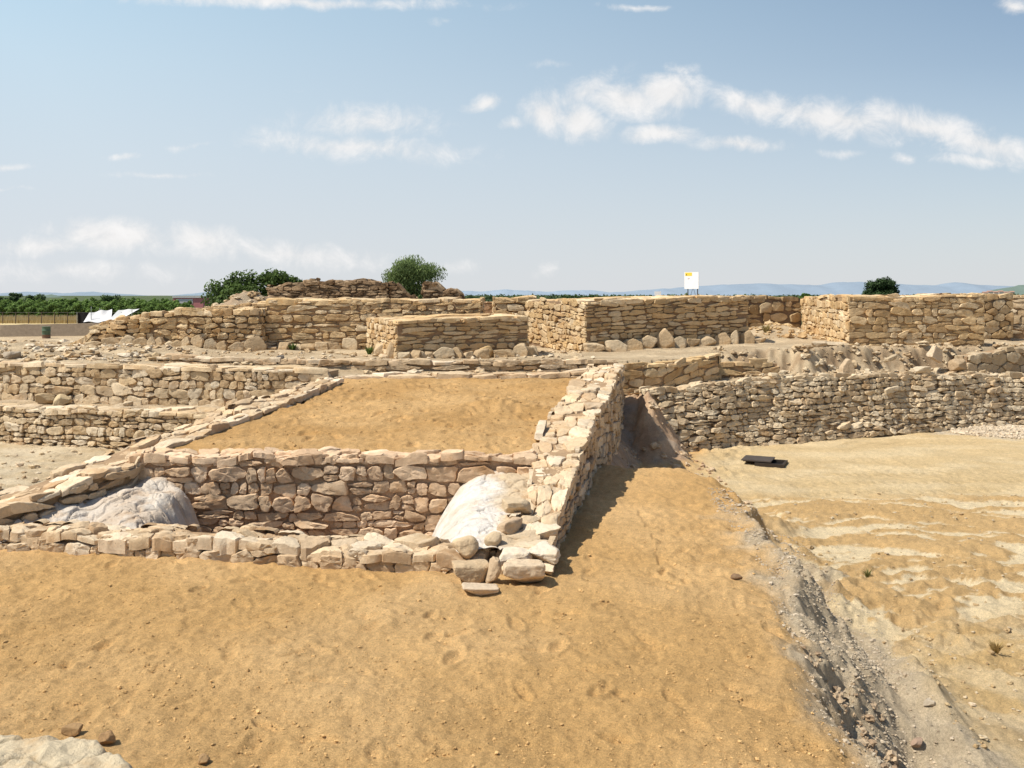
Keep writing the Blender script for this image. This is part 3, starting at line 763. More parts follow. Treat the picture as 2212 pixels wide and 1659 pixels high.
ICO4 = ico(4); ICO1 = ico(1); ICO3 = ico(3)
def rock_verts(rs, dims, planes=11, p=20, rough=.05, shape='block', base=ICO4):
    D = base[0]
    n = rs.randn(planes, 3); n /= np.linalg.norm(n, axis=1, keepdims=True); d = rs.uniform(.62,1.0,planes)
    n = np.vstack([n, np.eye(3), -np.eye(3)]); d = np.r_[d, np.full(6, .9)]
    if shape == 'slab':           # upright slab with a peaked head
        a = rs.uniform(.5,.95); n = np.vstack([n, [[math.sin(a),0,math.cos(a)],[-math.sin(a*.8),0,math.cos(a*.8)],[.1,1,.05],[-.1,-1,.05]]]); d = np.r_[d, .72, .72, .8, .8]
        n /= np.linalg.norm(n, axis=1, keepdims=True)
    g = np.maximum(D@n.T/d, 0); r = 1/((g**p).sum(1)**(1/p))
    P = D*r[:,None]
    f = perlin3(P*1.7+rs.rand(3)*50); f2 = perlin3(P*5+rs.rand(3)*50)
    P = P*(1+rough*1.2*f+rough*.7*f2)[:,None]
    return P*np.array(dims)/2
def rot(P, rz=0, rx=0, ry=0):
    for a, (i, j) in ((ry,(2,0)), (rx,(1,2)), (rz,(0,1))):
        if a:
            c, s = math.cos(a), math.sin(a); q = P.copy(); q[:,i] = P[:,i]*c-P[:,j]*s; q[:,j] = P[:,i]*s+P[:,j]*c; P = q
    return P
def rock(label, loc, dims, seed, col=(.56,.43,.29), rz=0, rx=0, ry=0, shape='block', name='boulder', cat='boulder', group=None, sink=.12, planes=11, p=22, z=None, mat=None):
    rs = np.random.RandomState(seed+500)
    P = rot(rock_verts(rs, dims, planes, p, shape=shape), rz, rx, ry)
    z0 = gz(*loc[:2]) if z is None else z
    P[:,2] -= P[:,2].min()+sink*(P[:,2].max()-P[:,2].min())
    c = np.array(col)*rs.uniform(.94,1.06)
    o = mesh_obj(name, P, [ICO4[1]], mat or M_ROCK, None, np.broadcast_to(c, (len(P),3)), True, 22)
    o.location = (loc[0], loc[1], z0); tag(o, label, cat, group); return o

STC = [(.54,.41,.26),(.49,.36,.22),(.57,.45,.30),(.46,.335,.20)]
def foot(px, line, wpx, hpx, dy, seed, label, group, shape='slab', tilt=0, col=None):
    (xa, ya), (xb, yb) = line; m = (px-CX)/FPX; sl = (yb-ya)/(xb-xa)
    Y = (ya-sl*xa)/(1-sl*m)-dy; k = Y/FPX
    return rock(label, (sx(px,Y), Y), (wpx*k*1.28, .30 if shape == 'slab' else wpx*k*.8, hpx*k*1.30), seed, col or STC[seed % 4], rz=random.uniform(-.25,.25), ry=tilt,
                rx=random.uniform(-.16,-.04) if shape == 'slab' else 0, shape=shape, name='standing_slab' if shape == 'slab' else 'boulder', cat='standing stone' if shape == 'slab' else 'boulder',
                group=group, sink=.18, planes=5, p=16)
ORD = ['first','second','third','fourth','fifth','sixth','seventh','eighth','ninth','tenth','eleventh','twelfth','thirteenth','fourteenth','fifteenth']
row = [(204,745,34,9),(241,744,36,21),(275,744,30,19),(305,744,28,20),(329,743,17,21),(345,743,20,22),(366,741,22,20),(383,741,24,21),(404,741,18,21),(428,742,25,23),(455,742,24,22),(480,741,20,20),(512,742,34,20),(553,744,40,30)]
wrd = ['flat lying slab','broad rounded slab','pale rounded slab','leaning slab','thin pale slab','rounded slab','small leaning slab','tall narrow slab','narrow pale slab','round-headed slab','pointed slab','narrow bright slab','wide sloping slab','largest slab']
for i, (a,b,c,d) in enumerate(row):
    foot(a,((-16,33.1),(-8.9,33.0)),c,d,.30,i, f'{wrd[i]}, {ORD[i]} from the left along the foot of the ragged west wall', 'slabs set along the foot of the west wall', tilt=random.uniform(-.2,.2))
row = [(586,744,22,8),(612,738,26,16),(640,742,24,14),(668,742,28,15),(700,744,30,17),(724,744,24,14),(757,746,34,26)]
wrd = ['low flat stone','rounded block','small grey block','low block','wide squat block','small block','large rounded block']
for i, (a,b,c,d) in enumerate(row):
    foot(a,((-8.9,33.5),(-1,33.3)),c,d,.28,20+i, f'{wrd[i]}, {ORD[i]} from the left below the tall part of the west wall', 'blocks below the tall part of the west wall', shape='block')
row = [(824,775,26,24),(846,778,20,36),(873,783,22,15),(896,776,22,20),(911,786,18,16),(927,784,16,14),(957,780,40,22),(985,774,28,24),(1011,781,20,16),(1038,776,32,20),(1051,762,34,26),(1090,776,40,15),(1126,768,28,28),(1142,774,26,20),(1152,758,14,22)]
wrd = ['squat slab','tall pale slab','small block','tilted block','grey slab','rounded chunk','broad pale slab','rounded tan slab','small peaked slab','wide low slab','big orange-tan slab leaning on the wall','flat wide chunk','notched slab','low corner chunk','dark slab in the shade']
for i, (a,b,c,d) in enumerate(row):
    foot(a,((-5.0,32.0),(-3.55,28.5)) if a < 850 else ((-3.55,28.5),(.52,30.1)),c,d,(.38 if a > 850 else .2) if i not in (10,14) else .2,40+i, f'{wrd[i]}, {ORD[i]} from the left around the foot of the square tower', 'loose slabs around the foot of the square tower',
         shape='slab' if i in (1,6,7,10,12,14) else 'block', col=(.56,.39,.20) if i == 10 else None, tilt=random.uniform(-.25,.25))
row = [(1283,764,38,18),(1310,766,18,9),(1330,757,44,24),(1367,757,38,26),(1401,751,34,30),(1437,746,34,44),(1468,745,26,28),(1496,746,26,17),(1528,743,34,22),(1562,738,30,26),(1587,734,20,29),(1614,731,26,34),(1641,738,24,10)]
wrd = ['low pale block','small flat stone','wide slab','sloping slab','tilted square slab','tallest triangular slab','rounded upright slab','low grey slab','low round-headed slab','egg-shaped slab','narrow yellow slab','pointed slab','dark fallen block']
for i, (a,b,c,d) in enumerate(row):
    foot(a,((2.44,30.7),(8.65,34.0)),c,d,.35,60+i, f'{wrd[i]}, {ORD[i]} from the left along the foot of the middle tower', 'slabs leaning along the foot of the middle tower', shape='slab' if i in (2,3,4,5,6,8,9,10,11) else 'block', tilt=random.uniform(-.2,.2))
# stones at the near corner
CRN = [((.13,10.62),(.52,.38,.28),81,'large flat-faced corner block at the end of the right side wall',(.66,.51,.35),.1,0,0,.05),
       ((-.22,10.62),(.11,.26,.33),82,'thin narrow slab leaning against the corner block',(.50,.37,.24),.35,.2,.35,.02),
       ((-.47,10.65),(.46,.32,.24),83,'brown angular stone left of the leaning slab',(.50,.37,.23),.2,0,0,.05),
       ((-.35,10.22),(.44,.26,.10),84,'thin flat slab lying loose on the sand in front of the corner',(.66,.52,.37),.15,0,.1,.1),
       ((-.55,11.18),(.42,.38,.36),85,'rounded boulder on the corner where the low wall meets the white mound',(.58,.44,.28),.4,0,0,.1),
       ((-.22,11.35),(.28,.26,.26),86,'smaller rounded stone just right of the corner boulder',(.60,.46,.30),.8,0,0,.1)]
for loc, dims, sd, lb, cl, rz, rx, ry, zz in CRN:
    rnd = sd in (85, 86)
    base = {85:.16, 86:.22}.get(sd)
    rock(lb, loc, dims, sd, cl, rz, rx, ry, z=base, sink=zz, planes=16 if rnd else 8, p=6 if rnd else 18)
rock('grey-white flat stone on top of the near corner, behind the leaning slab', (.02,11.05), (.50,.36,.14), 87, (.72,.61,.47), .3, 0, 0, z=.15, sink=.15, planes=8)
rock('pale cracked block on the outer edge of the near corner', (.38,11.15), (.42,.46,.2), 88, (.72,.62,.49), -.2, 0, 0, z=.15, sink=.15, planes=8)
rock('big tan block half way along the edge of the white right mound', (.08,12.3), (.42,.36,.2), 89, (.56,.43,.28), .25, 0, 0, z=.42, sink=.1, planes=8)
rock('brown boulder above the corner boulder, on the mound side of the right wall', (-.02,11.75), (.36,.34,.26), 90, (.52,.38,.25), .5, 0, 0, z=.26, sink=.1, planes=8)
for q_, (x_, y_, d_, z_, l_) in enumerate(((.22,11.35,(.44,.34,.13),.16,'flat broken slab near the right wall end, beside the pale cracked block'),
      (.12,11.62,(.40,.30,.12),.22,'wedge-shaped slab on the right side wall, just behind the grey-white flat stone'),
      (.42,11.75,(.38,.36,.15),.24,'bright square slab on the outer edge of the right side wall, near the corner'),
      (.18,11.98,(.36,.28,.13),.30,'thin tan slab lying across the right side wall just above the square slab'))):
    rock(l_, (x_, y_), d_, 140+q_, ((.66,.53,.37),(.58,.45,.30),(.69,.57,.42),(.60,.46,.30))[q_], .5*q_-.6, .08, -.06, z=z_, sink=.1, planes=7)
# other loose boulders
rock('tilted brown boulder on the left terrace, left of two', (sx(97,23.6),23.6), (.52,.36,.30), 91, (.50,.37,.22), .3, 0, .2)
rock('tan boulder on the left terrace, right of two', (sx(133,23.5),23.5), (.46,.36,.34), 92, (.56,.44,.27), .1)
rock('small loose stone on the left terrace near the wall pier', (sx(277,22.9),22.9), (.22,.2,.13), 93, (.58,.46,.31))
rock('dark grey boulder at the left edge above the terrace wall', (sx(26,26.5),26.5), (.55,.45,.28), 94, (.40,.33,.25))
rock('square tan block standing on the low stone row under the west wall', (sx(338,27.0),27.0), (.26,.24,.26), 95, (.56,.42,.25), z=1.45)
rock('dark rounded stone with a white one on the far low row', (sx(606,26.4),26.4), (.25,.22,.18), 96, (.25,.23,.21), z=1.45)
rock('upright pointed slab standing in front of the earth bank', (sx(1829,29.0),29.0), (.44,.32,.70), 97, (.55,.42,.28), .2, 0, .05, shape='slab', z=.72, sink=.08, planes=5)
rock('big pale tilted boulder on top of the earth bank', (sx(2022,31.0),31.0), (.55,.38,.48), 98, (.60,.47,.33), .3, 0, .5, z=1.05, sink=.05, planes=7)
rock('earth-covered lump beside the pale tilted boulder', (sx(2065,31.0),31.0), (.7,.6,.55), 99, (.40,.29,.18), .5, z=.72, sink=.1, mat=M_MORTAR)
rock('long flat stone lying at the edge of the earth bank under the right tower', (sx(1812,31.0),31.0), (1.0,.35,.2), 100, (.60,.48,.33), -.05)
rock('shorter flat stone left of the long one at the bank edge', (sx(1770,31.0),31.0), (.65,.4,.25), 101, (.52,.41,.28), .1)
rock('pale block at the left end of the hollow, by the short wall', (sx(1732,28.0),28.0), (.46,.34,.32), 102, (.58,.46,.32), .2)
rock('low wide boulder on top of the retaining wall, right half', (sx(1990,30.0),30.0), (.6,.4,.24), 103, (.60,.49,.35), .1, z=.80)
rock('dark sloping slab wedged in the earth bank', (sx(1925,30.1),30.1), (.6,.28,.18), 104, (.45,.35,.23), .4, 0, -.35, z=1.15)
for i, (px, py, zz, d, cl, lb) in enumerate((
    (155,1588,0,(.15,.10,.09),(.40,.25,.12),'small brown stone on the sand by the pale clay crust'),
    (231,1607,0,(.12,.10,.09),(.38,.23,.11),'rounded brown stone right of the pale clay crust'),
    (440,1646,0,(.10,.08,.06),(.40,.25,.12),'small brown clod near the bottom edge, left'),
    (1590,1250,0,(.14,.10,.07),(.22,.14,.08),'dark clod on the sand close to the ridge'),
    (1700,1210,-.35,(.42,.26,.18),(.45,.39,.31),'grey block lying on the slope of the gully, upper one'),
    (1745,1235,-.5,(.5,.3,.2),(.46,.40,.32),'wide grey block in the gully below the upper one'),
    (1806,1365,-.85,(.24,.16,.12),(.50,.44,.36),'pale grey stone at the foot of the gully'),
    (1840,1390,-.9,(.28,.18,.12),(.50,.42,.34),'flat grey stone on the gravel at the foot of the slope'),
    (2010,1570,-1,(.13,.1,.08),(.48,.40,.30),'single stone on the lower ground near the bottom right'),
    (1980,1610,-1,(.14,.1,.08),(.36,.25,.18),'reddish lump on the lower ground, bottom right'))):
    Y = depth_at(py, zz); rock(lb, (sx(px,Y), Y), d, 120+i, cl, i*.7, name='loose_stone', cat='stone', sink=.1)

# ------------------------------------------------------------------ white mounds in the sunken room
def patch(name, label, x0, x1, y0, y1, zf, nx, ny, col, cat, mat=M_PLASTER, colf=None):
    X, Y = np.meshgrid(np.linspace(x0,x1,nx), np.linspace(y0,y1,ny)); Z = zf(X, Y)
    idx = np.arange(nx*ny).reshape(ny, nx)
    q = np.stack([idx[:-1,:-1], idx[:-1,1:], idx[1:,1:], idx[1:,:-1]], -1).reshape(-1,4)
    c = np.broadcast_to(np.array(col), (nx*ny,3)) if colf is None else colf(X,Y,Z).reshape(-1,3)
    o = mesh_obj(name, np.stack([X,Y,Z],-1).reshape(-1,3), [q], mat, None, c)
    return tag(o, label, cat)
def crack(x, y, s):
    a = fbm2(x*s, y*s, 3); return np.exp(-(a/.05)**2)
def zl(x, y):
    top = .14+.165*np.clip(y-12.3, 0, 2.2)+.10*fbm2(x*1.1,y*1.1,3)
    e = x-(-4.62+.25*fbm2(y*1.4, 2+0*x, 3)-.15*(y-13.2))
    z = lerp(top, -1.05, sstep(-.55,.35,e)**1.3)
    z = z-.05*crack(x,y,1.3)-.03*crack(x+5,y,2.4)+.05*np.floor(2.2*fbm2(x*1.4+4,y*1.4,2))*.6
    return z
def cl_(X,Y,Z):
    n = sstep(-.4,.5,fbm2(X*1.2,Y*1.2,4))[...,None]
    c = lerp(np.array([.56,.46,.36]), np.array([.64,.57,.49]), n)
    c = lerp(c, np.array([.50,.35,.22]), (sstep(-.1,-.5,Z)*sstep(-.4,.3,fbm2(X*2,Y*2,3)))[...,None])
    return c*(1-.25*crack(X,Y,1.3))[...,None]
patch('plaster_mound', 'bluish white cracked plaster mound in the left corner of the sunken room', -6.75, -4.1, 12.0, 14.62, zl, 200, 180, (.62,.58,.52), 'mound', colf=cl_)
def zr_(x, y):
    top = .52-.10*(13.9-y)+.04*fbm2(x*1.3,y*1.3,3)
    e = -(x-(-.28))                                  # distance to the left of the wall
    wd = 1.15+.15*fbm2(y*1.2, 5+0*x, 2)+.10*(13.9-y)*1.2
    t = np.clip(e/wd, 0, 1.2)
    return top-1.5*np.clip(t,0,2)**2.3-.15*sstep(.9,1.2,t)*3-.025*crack(x+9,y,1.6)+.02*fbm2(x*4,y*4,3)
def cr_(X,Y,Z):
    n = sstep(-.5,.3,fbm2(X*1.1+7,Y*1.1,4))[...,None]
    c = lerp(np.array([.60,.52,.42]), np.array([.70,.65,.59]), n)
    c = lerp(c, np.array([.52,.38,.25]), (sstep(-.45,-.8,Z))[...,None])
    c = lerp(c, np.array([.58,.45,.30]), sstep(-.35,.0,X+.15*fbm2(X*3,Y*3,3))[...,None])
    return c*(1-.15*crack(X+9,Y,1.6))[...,None]
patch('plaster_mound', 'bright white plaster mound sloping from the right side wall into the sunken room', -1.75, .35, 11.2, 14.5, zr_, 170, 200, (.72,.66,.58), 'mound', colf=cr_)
# pale clay crust, bottom left corner
def zc_(x, y):
    d = (x+2.62+1.15*(y-6.45))+.14*fbm2(x*2.2,y*2.2,4); e = (y-6.93)+.22*(x+3.7)+.08*fbm2(x*3,y*3,3)
    m = sstep(.10,-.10,d)*sstep(.10,-.08,e)
    return -.10+.16*m+.03*m*fbm2(x*5,y*5,3)-.03*m*crack(x,y,2.0)
def cc_(X,Y,Z): return np.broadcast_to(np.array([.58,.48,.33]), X.shape+(3,))*(1-.55*crack(X,Y,2.0)*(Z>0))[...,None]
patch('clay_crust', 'pale grey cracked clay crust in the bottom left corner of the sand', -6.0, -2.1, 4.8, 7.4, zc_, 240, 200, None, 'clay crust', mat=M_PLASTER, colf=cc_)

# ------------------------------------------------------------------ uncountable stones
def scatter(name, label, cat, P, size, cols, seed, flat=.65, mat=M_PEBBLE, kind='stuff', sink=.25):
    rs = np.random.RandomState(seed); N = len(P); B, Fc = ICO1
    D = B[None]*(1+.28*rs.randn(N, len(B), 1)).clip(.55,1.5)
    s = size[:,None]*np.stack([rs.uniform(.8,1.35,N), rs.uniform(.7,1.1,N), flat*rs.uniform(.6,1.2,N)], -1)
    D = D*s[:,None,:]
    a = rs.rand(N)*6.28; c, s_ = np.cos(a)[:,None], np.sin(a)[:,None]
    D = np.stack([D[...,0]*c-D[...,1]*s_, D[...,0]*s_+D[...,1]*c, D[...,2]], -1)
    D = D+P[:,None,:]; D[...,2] += (size*flat*(1-2*sink))[:,None]
    V = D.reshape(-1,3); F_ = (Fc[None]+(np.arange(N)*len(B))[:,None,None]).reshape(-1,3)
    o = mesh_obj(name, V, [F_], mat, None, np.repeat(cols, len(B), 0), False)
    return tag(o, label, cat, None, kind)
def on_land(x, y): return np.stack([x, y, land(x, y)[0]], -1)
rs = np.random.RandomState(77)
# sand clods
N = 16000; y = 6.2+rs.rand(N)**1.4*7; x = rs.uniform(-1,1,N)*.62*(y+1)
rd, _ = polyline_dist(x, y, RIDGE); k = (rd < .1) & ~inside(x, y, [(-7.6,11.9),(.8,10.4),(1.2,15.5),(-7,15.5)]) & ~((x < -2.5) & (y < 7.0))
x, y = x[k], y[k]; sz = np.exp(rs.normal(-5.4,.5,len(x))).clip(.003,.024)
scatter('sand_clods', 'crumbs and clods of sand strewn over the front sand', 'sand clods', on_land(x,y), sz, np.array([.54,.345,.15])*rs.uniform(.75,1.3,(len(x),1)), 1)
N = 1500; y = rs.uniform(15,22,N); x = rs.uniform(-5,2,N); k = inside(x, y, [(-5.2,15.0),(.35,15.0),(1.5,21.9),(-3.8,21.9)]); x, y = x[k], y[k]
sz = np.exp(rs.normal(-4.75,.5,len(x))).clip(.005,.035)
scatter('sand_clods', 'crumbs and clods of sand strewn over the raised platform', 'sand clods', on_land(x,y), sz, np.array([.48,.30,.13])*rs.uniform(.75,1.3,(len(x),1)), 2)
# grey gravel on the slope
N = 26000; y = 5.5+rs.rand(N)*10.5; rr = np.abs(rs.normal(.75,.48,N))+.1*rs.rand(N); x = np.interp(y, [p[1] for p in RIDGE], [p[0] for p in RIDGE])+rr
k = rs.rand(N) < np.clip(1.25*np.exp(-((rr-.9)/.9)**2), .05, 1)*np.where((y > 10.5) & (rr > 1.7), .15, 1)*(.25+.75*sstep(-.3,.5,fbm2(x*1.1,y*1.1,3)))*np.where(y < 9.5, .5, 1)
x, y = x[k], y[k]; sz = np.exp(rs.normal(-4.95,.5,len(x))).clip(.004,.04)
gp = np.array([(.52,.43,.315),(.46,.38,.28),(.57,.475,.355),(.42,.33,.23),(.55,.44,.31)])
scatter('gravel', 'loose grey gravel down the slope on the right of the ridge', 'gravel', on_land(x,y), sz, gp[rs.randint(5,size=len(x))]*rs.uniform(.8,1.12,(len(x),1)), 3)
# reddish clods along the lower bank edge
N = 300; y = rs.uniform(6.2,9.0,N); x = np.interp(y, [p[1] for p in RIDGE], [p[0] for p in RIDGE])+rs.normal(.62,.20,N)+.25*perlin2(y*1.5,0*y+2)
scatter('earth_clods', 'reddish brown earth clods along the broken bank at the bottom right', 'earth clods', on_land(x,y), np.exp(rs.normal(-3.85,.5,N)).clip(.012,.06),
        np.array([(.44,.325,.21),(.50,.38,.255),(.37,.26,.165)])[rs.randint(3,size=N)], 4, .8, M_MORTAR)
# stones on the lower ground
N = 5000; y = 6+rs.rand(N)**1.2*14; x = rs.uniform(3.5,13,N); rd, _ = polyline_dist(x, y, RIDGE); k = (rd > 1.6) & (rs.rand(N) < np.where(y < 12, 1, .35)); x, y = x[k], y[k]
scatter('pebbles', 'scattered pebbles and crumbs over the lower sandy ground', 'pebbles', on_land(x,y), np.exp(rs.normal(-4.2,.5,len(x))).clip(.006,.06),
        np.array([(.46,.34,.19),(.52,.42,.28),(.40,.28,.15)])[rs.randint(3,size=len(x))], 5)
# gravel field near the far end of the retaining wall
N = 7000; a = rs.rand(N)*6.28; r_ = np.sqrt(rs.rand(N)); x = 17.4+3.6*r_*np.cos(a); y = 29.0+1.5*r_*np.sin(a); d_, _ = polyline_dist(x, y, R_LINE); k = d_ > .05; x, y = x[k], y[k]
scatter('gravel', 'patch of pale grey gravel at the far right foot of the retaining wall', 'gravel', on_land(x,y), np.exp(rs.normal(-3.5,.35,len(x))), gp[rs.randint(5,size=len(x))]*1.12, 6)
N = 260; y = rs.uniform(18.6,24.8,N); x = rs.uniform(2.5,4.9,N); w_, _ = polyline_dist(x,y,DW); k = w_ > .5; x, y = x[k], y[k]
scatter('rubble', 'small stones and clods lying in the earth gap beside the right side wall', 'rubble', on_land(x,y), np.exp(rs.normal(-3.5,.6,len(x))).clip(.012,.14), np.array([(.45,.31,.20),(.52,.39,.26),(.58,.45,.31)])[rs.randint(3,size=len(x))], 13, .7, M_ROCK)
# rubble on the left
N = 900; y = 25.6+rs.rand(N)**1.2*11; x = -10.5-rs.rand(N)*14-(y-26)*.25; P = on_land(x,y)
scatter('rubble', 'spread of loose flat rubble left of the west wall', 'rubble', P, np.exp(rs.normal(-2.5,.5,N)).clip(.04,.3), np.array(PAL['cream'])[rs.randint(7,size=N)]*.98, 7, .5, M_ROCK)
N = 700; y = rs.uniform(23.5,32,N); x = rs.uniform(-14,2.5,N); k = (rs.rand(N) < .8); x, y = x[k], y[k]; d_, _ = polyline_dist(x,y,L1); k = (d_ < -1.0) | (x > -4); x, y = x[k], y[k]
scatter('rubble', 'small stones strewn over the earth terrace below the fort', 'rubble', on_land(x,y), np.exp(rs.normal(-3.0,.5,len(x))).clip(.02,.16), np.array(PAL['cream'])[rs.randint(7,size=len(x))]*.95, 8, .6, M_ROCK)
N = 480; x = rs.uniform(6.5,20,N); y = np.maximum(np.interp(x, [p[0] for p in R_LINE], [p[1] for p in R_LINE])+1.8, 28.9)+rs.normal(0,.55,N); d_, _ = polyline_dist(x,y,R_LINE); k = d_ < -.9; x, y = x[k], y[k]
scatter('rubble', 'stones and lumps of earth along the crumbling bank above the retaining wall', 'rubble', on_land(x,y), np.exp(rs.normal(-2.8,.55,len(x))).clip(.03,.2), np.array(PAL['greyish'])[rs.randint(6,size=len(x))], 9, .7, M_ROCK)
N = 120; x = rs.uniform(8.5,12.2,N); y = rs.uniform(35,38,N)
scatter('rubble', 'fallen stones heaped in the recess between middle and right towers', 'rubble', on_land(x,y), np.exp(rs.normal(-2.7,.5,N)).clip(.03,.2), np.array(PAL['golden']+PAL['golden'][:1])[rs.randint(7,size=N)], 10, .6, M_ROCK)
N = 500; x = rs.uniform(-18,-6,N); y = rs.uniform(42,50,N)
scatter('rubble', 'stones strewn over the earth mound below the dark ruin', 'rubble', on_land(x,y), np.exp(rs.normal(-2.2,.5,N)).clip(.05,.35), np.array(PAL['cream'])[rs.randint(7,size=N)]*.9, 11, .6, M_ROCK)
N = 420; y = rs.uniform(12.6,22,N); x = rs.uniform(-14,-6.5,N); d_, _ = polyline_dist(x,y,LW); k = d_ > .5; x, y = x[k], y[k]
scatter('pebbles', 'small pale stones on the left ground beside the sloping wall', 'pebbles', on_land(x,y), np.exp(rs.normal(-3.6,.6,len(x))).clip(.012,.12), np.array(PAL['cream'])[rs.randint(7,size=len(x))], 12)

# ------------------------------------------------------------------ manhole
Y0 = depth_at(1002, -1.0); X0 = sx(1652, Y0); zg = gz(X0, Y0)+.01
mb = MB(); rzm = .42; s2 = .33
for dx, dy, lx, ly in ((0,s2,.72,.06),(0,-s2,.72,.06),(s2,0,.06,.60),(-s2,0,.06,.60)):
    c, s = math.cos(-rzm), math.sin(-rzm)
    mb.box((X0+.14+dx*c-dy*s, Y0-.10+dx*s+dy*c, zg+.02), (lx,ly,.09), -rzm, (.045,.035,.028))
fr = mb.build('manhole', M_METAL); tag(fr, 'square dark metal manhole frame set in the yard, half uncovered', 'manhole')
mb = MB(); mb.box((X0+.14, Y0-.10, zg-.01), (.62,.62,.04), -rzm, (.012,.010,.008)); o = mb.build('dark_opening_plate', M_METAL, fr)  # near-black plate paints the dark of the opening inside the frame
mb = MB(); mb.box((X0-.15, Y0+.06, zg+.105), (.74,.70,.03), -rzm, (.085,.07,.062)); mb.box((X0-.15, Y0+.06, zg+.078), (.66,.62,.02), -rzm, (.04,.03,.026))
o = mb.build('manhole_cover', M_METAL); tag(o, 'brownish metal manhole cover pushed aside over its frame', 'manhole cover')

# ------------------------------------------------------------------ trees
def leaves(mb, C, n, rad, leaf, rs, c0, c1, droop=0.0):
    u = rs.randn(n,3); u /= np.linalg.norm(u,axis=1,keepdims=True); r = rs.rand(n,1)**.45
    P = C+u*r*np.array(rad)
    nrm = u*.7+rs.randn(n,3)*.6+np.array([0,0,.35]); nrm /= np.linalg.norm(nrm,axis=1,keepdims=True)
    a = np.cross(nrm, rs.randn(n,3)); a /= np.linalg.norm(a,axis=1,keepdims=True)
    if droop: a = a*(1-droop)+np.array([0,0,-1])*droop; a /= np.linalg.norm(a,axis=1,keepdims=True); nrm = np.cross(a, rs.randn(n,3)); nrm /= np.linalg.norm(nrm,axis=1,keepdims=True)
    b = np.cross(nrm, a)
    L = leaf*rs.uniform(.6,1.3,(n,1)); W = L*(.25 if droop else .6)
    V = np.stack([P-a*L*.5, P+b*W*.5, P+a*L*.5, P-b*W*.5], 1).reshape(-1,3)
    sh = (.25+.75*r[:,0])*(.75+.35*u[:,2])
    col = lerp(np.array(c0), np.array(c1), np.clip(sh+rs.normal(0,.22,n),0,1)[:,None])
    mb.add(V, np.arange(n*4).reshape(n,4), None, np.repeat(col,4,0))
def tree(name, label, loc, ht, wid, seed, c0, c1, clumps=18, n=260, leaf=.25, trunk_h=.35, droop=0, group=None, zlow=.25, fine=True, cat='tree', dep=None):
    rs = np.random.RandomState(seed); root = empty(name, loc); tag(root, label, cat, group)
    t = MB(); k = 6
    lean = rs.normal(0,.03,2)*ht
    top = np.array([lean[0], lean[1], ht*.75])
    r0 = max(.05, ht*.028)
    pts = [np.array([0,0,-.1])+(top-np.array([0,0,-.1]))*q+np.array([*(rs.normal(0,.012,2)*ht*(0<q<1)),0]) for q in np.linspace(0,1,7)]
    t.tube(pts, np.linspace(r0*1.25, r0*.25, 7), 8, (.16,.12,.085))
    cl = MB()
    for i in range(clumps):
        a = 6.283*i/clumps*2.4+rs.rand(); q = rs.rand()
        zc = lerp(zlow, .93, q)*ht; rr = wid/2*math.sqrt(max(.05, 1-((zc/ht-.58)/.5)**2))*rs.uniform(.35,.86)
        C = np.array([math.cos(a)*rr, math.sin(a)*rr*.9, zc])
        s = wid*rs.uniform(.14,.23)
        leaves(cl, C, n, (s,s,s*.8), leaf, rs, np.array(c0)*rs.uniform(.8,1.2), np.array(c1)*rs.uniform(.8,1.2), droop)
        if i < 9 and fine:
            b0 = pts[min(6, 2+i//2)]; t.tube([b0, lerp(b0, C, .55)+np.array([0,0,.05*ht]), C], [r0*.45, r0*.28, r0*.08], 6, (.16,.12,.085))
    leaves(cl, np.array([lean[0]*.5,lean[1]*.5,ht*.6]), n*3, (wid*.32,wid*.3,ht*.32), leaf, rs, c0, lerp(np.array(c0),np.array(c1),.5), droop)
    t.build('trunk', M_BARK, root, True); cl.build('crown', M_LEAF, root)
    return root
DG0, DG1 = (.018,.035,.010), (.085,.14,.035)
def at_px(px, Y): return (sx(px,Y), Y, 0.0)
Y = 80
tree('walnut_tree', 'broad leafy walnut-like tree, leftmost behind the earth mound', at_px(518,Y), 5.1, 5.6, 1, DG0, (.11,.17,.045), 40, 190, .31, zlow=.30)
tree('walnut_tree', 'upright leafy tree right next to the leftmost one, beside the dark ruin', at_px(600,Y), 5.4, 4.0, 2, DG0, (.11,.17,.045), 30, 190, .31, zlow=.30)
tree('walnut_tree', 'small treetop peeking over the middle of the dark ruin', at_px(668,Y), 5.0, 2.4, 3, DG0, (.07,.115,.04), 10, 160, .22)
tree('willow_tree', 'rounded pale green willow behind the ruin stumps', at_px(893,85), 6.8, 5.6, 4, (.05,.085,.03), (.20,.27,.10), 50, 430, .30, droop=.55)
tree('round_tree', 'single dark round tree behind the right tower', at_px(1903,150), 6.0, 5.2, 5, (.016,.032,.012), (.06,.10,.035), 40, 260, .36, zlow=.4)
tree('bush', 'bright green bush top beyond the wall, left of the round tree', at_px(1741,120), 3.75, 2.2, 6, (.04,.08,.015), (.13,.22,.05), 10, 140, .3, cat='bush')
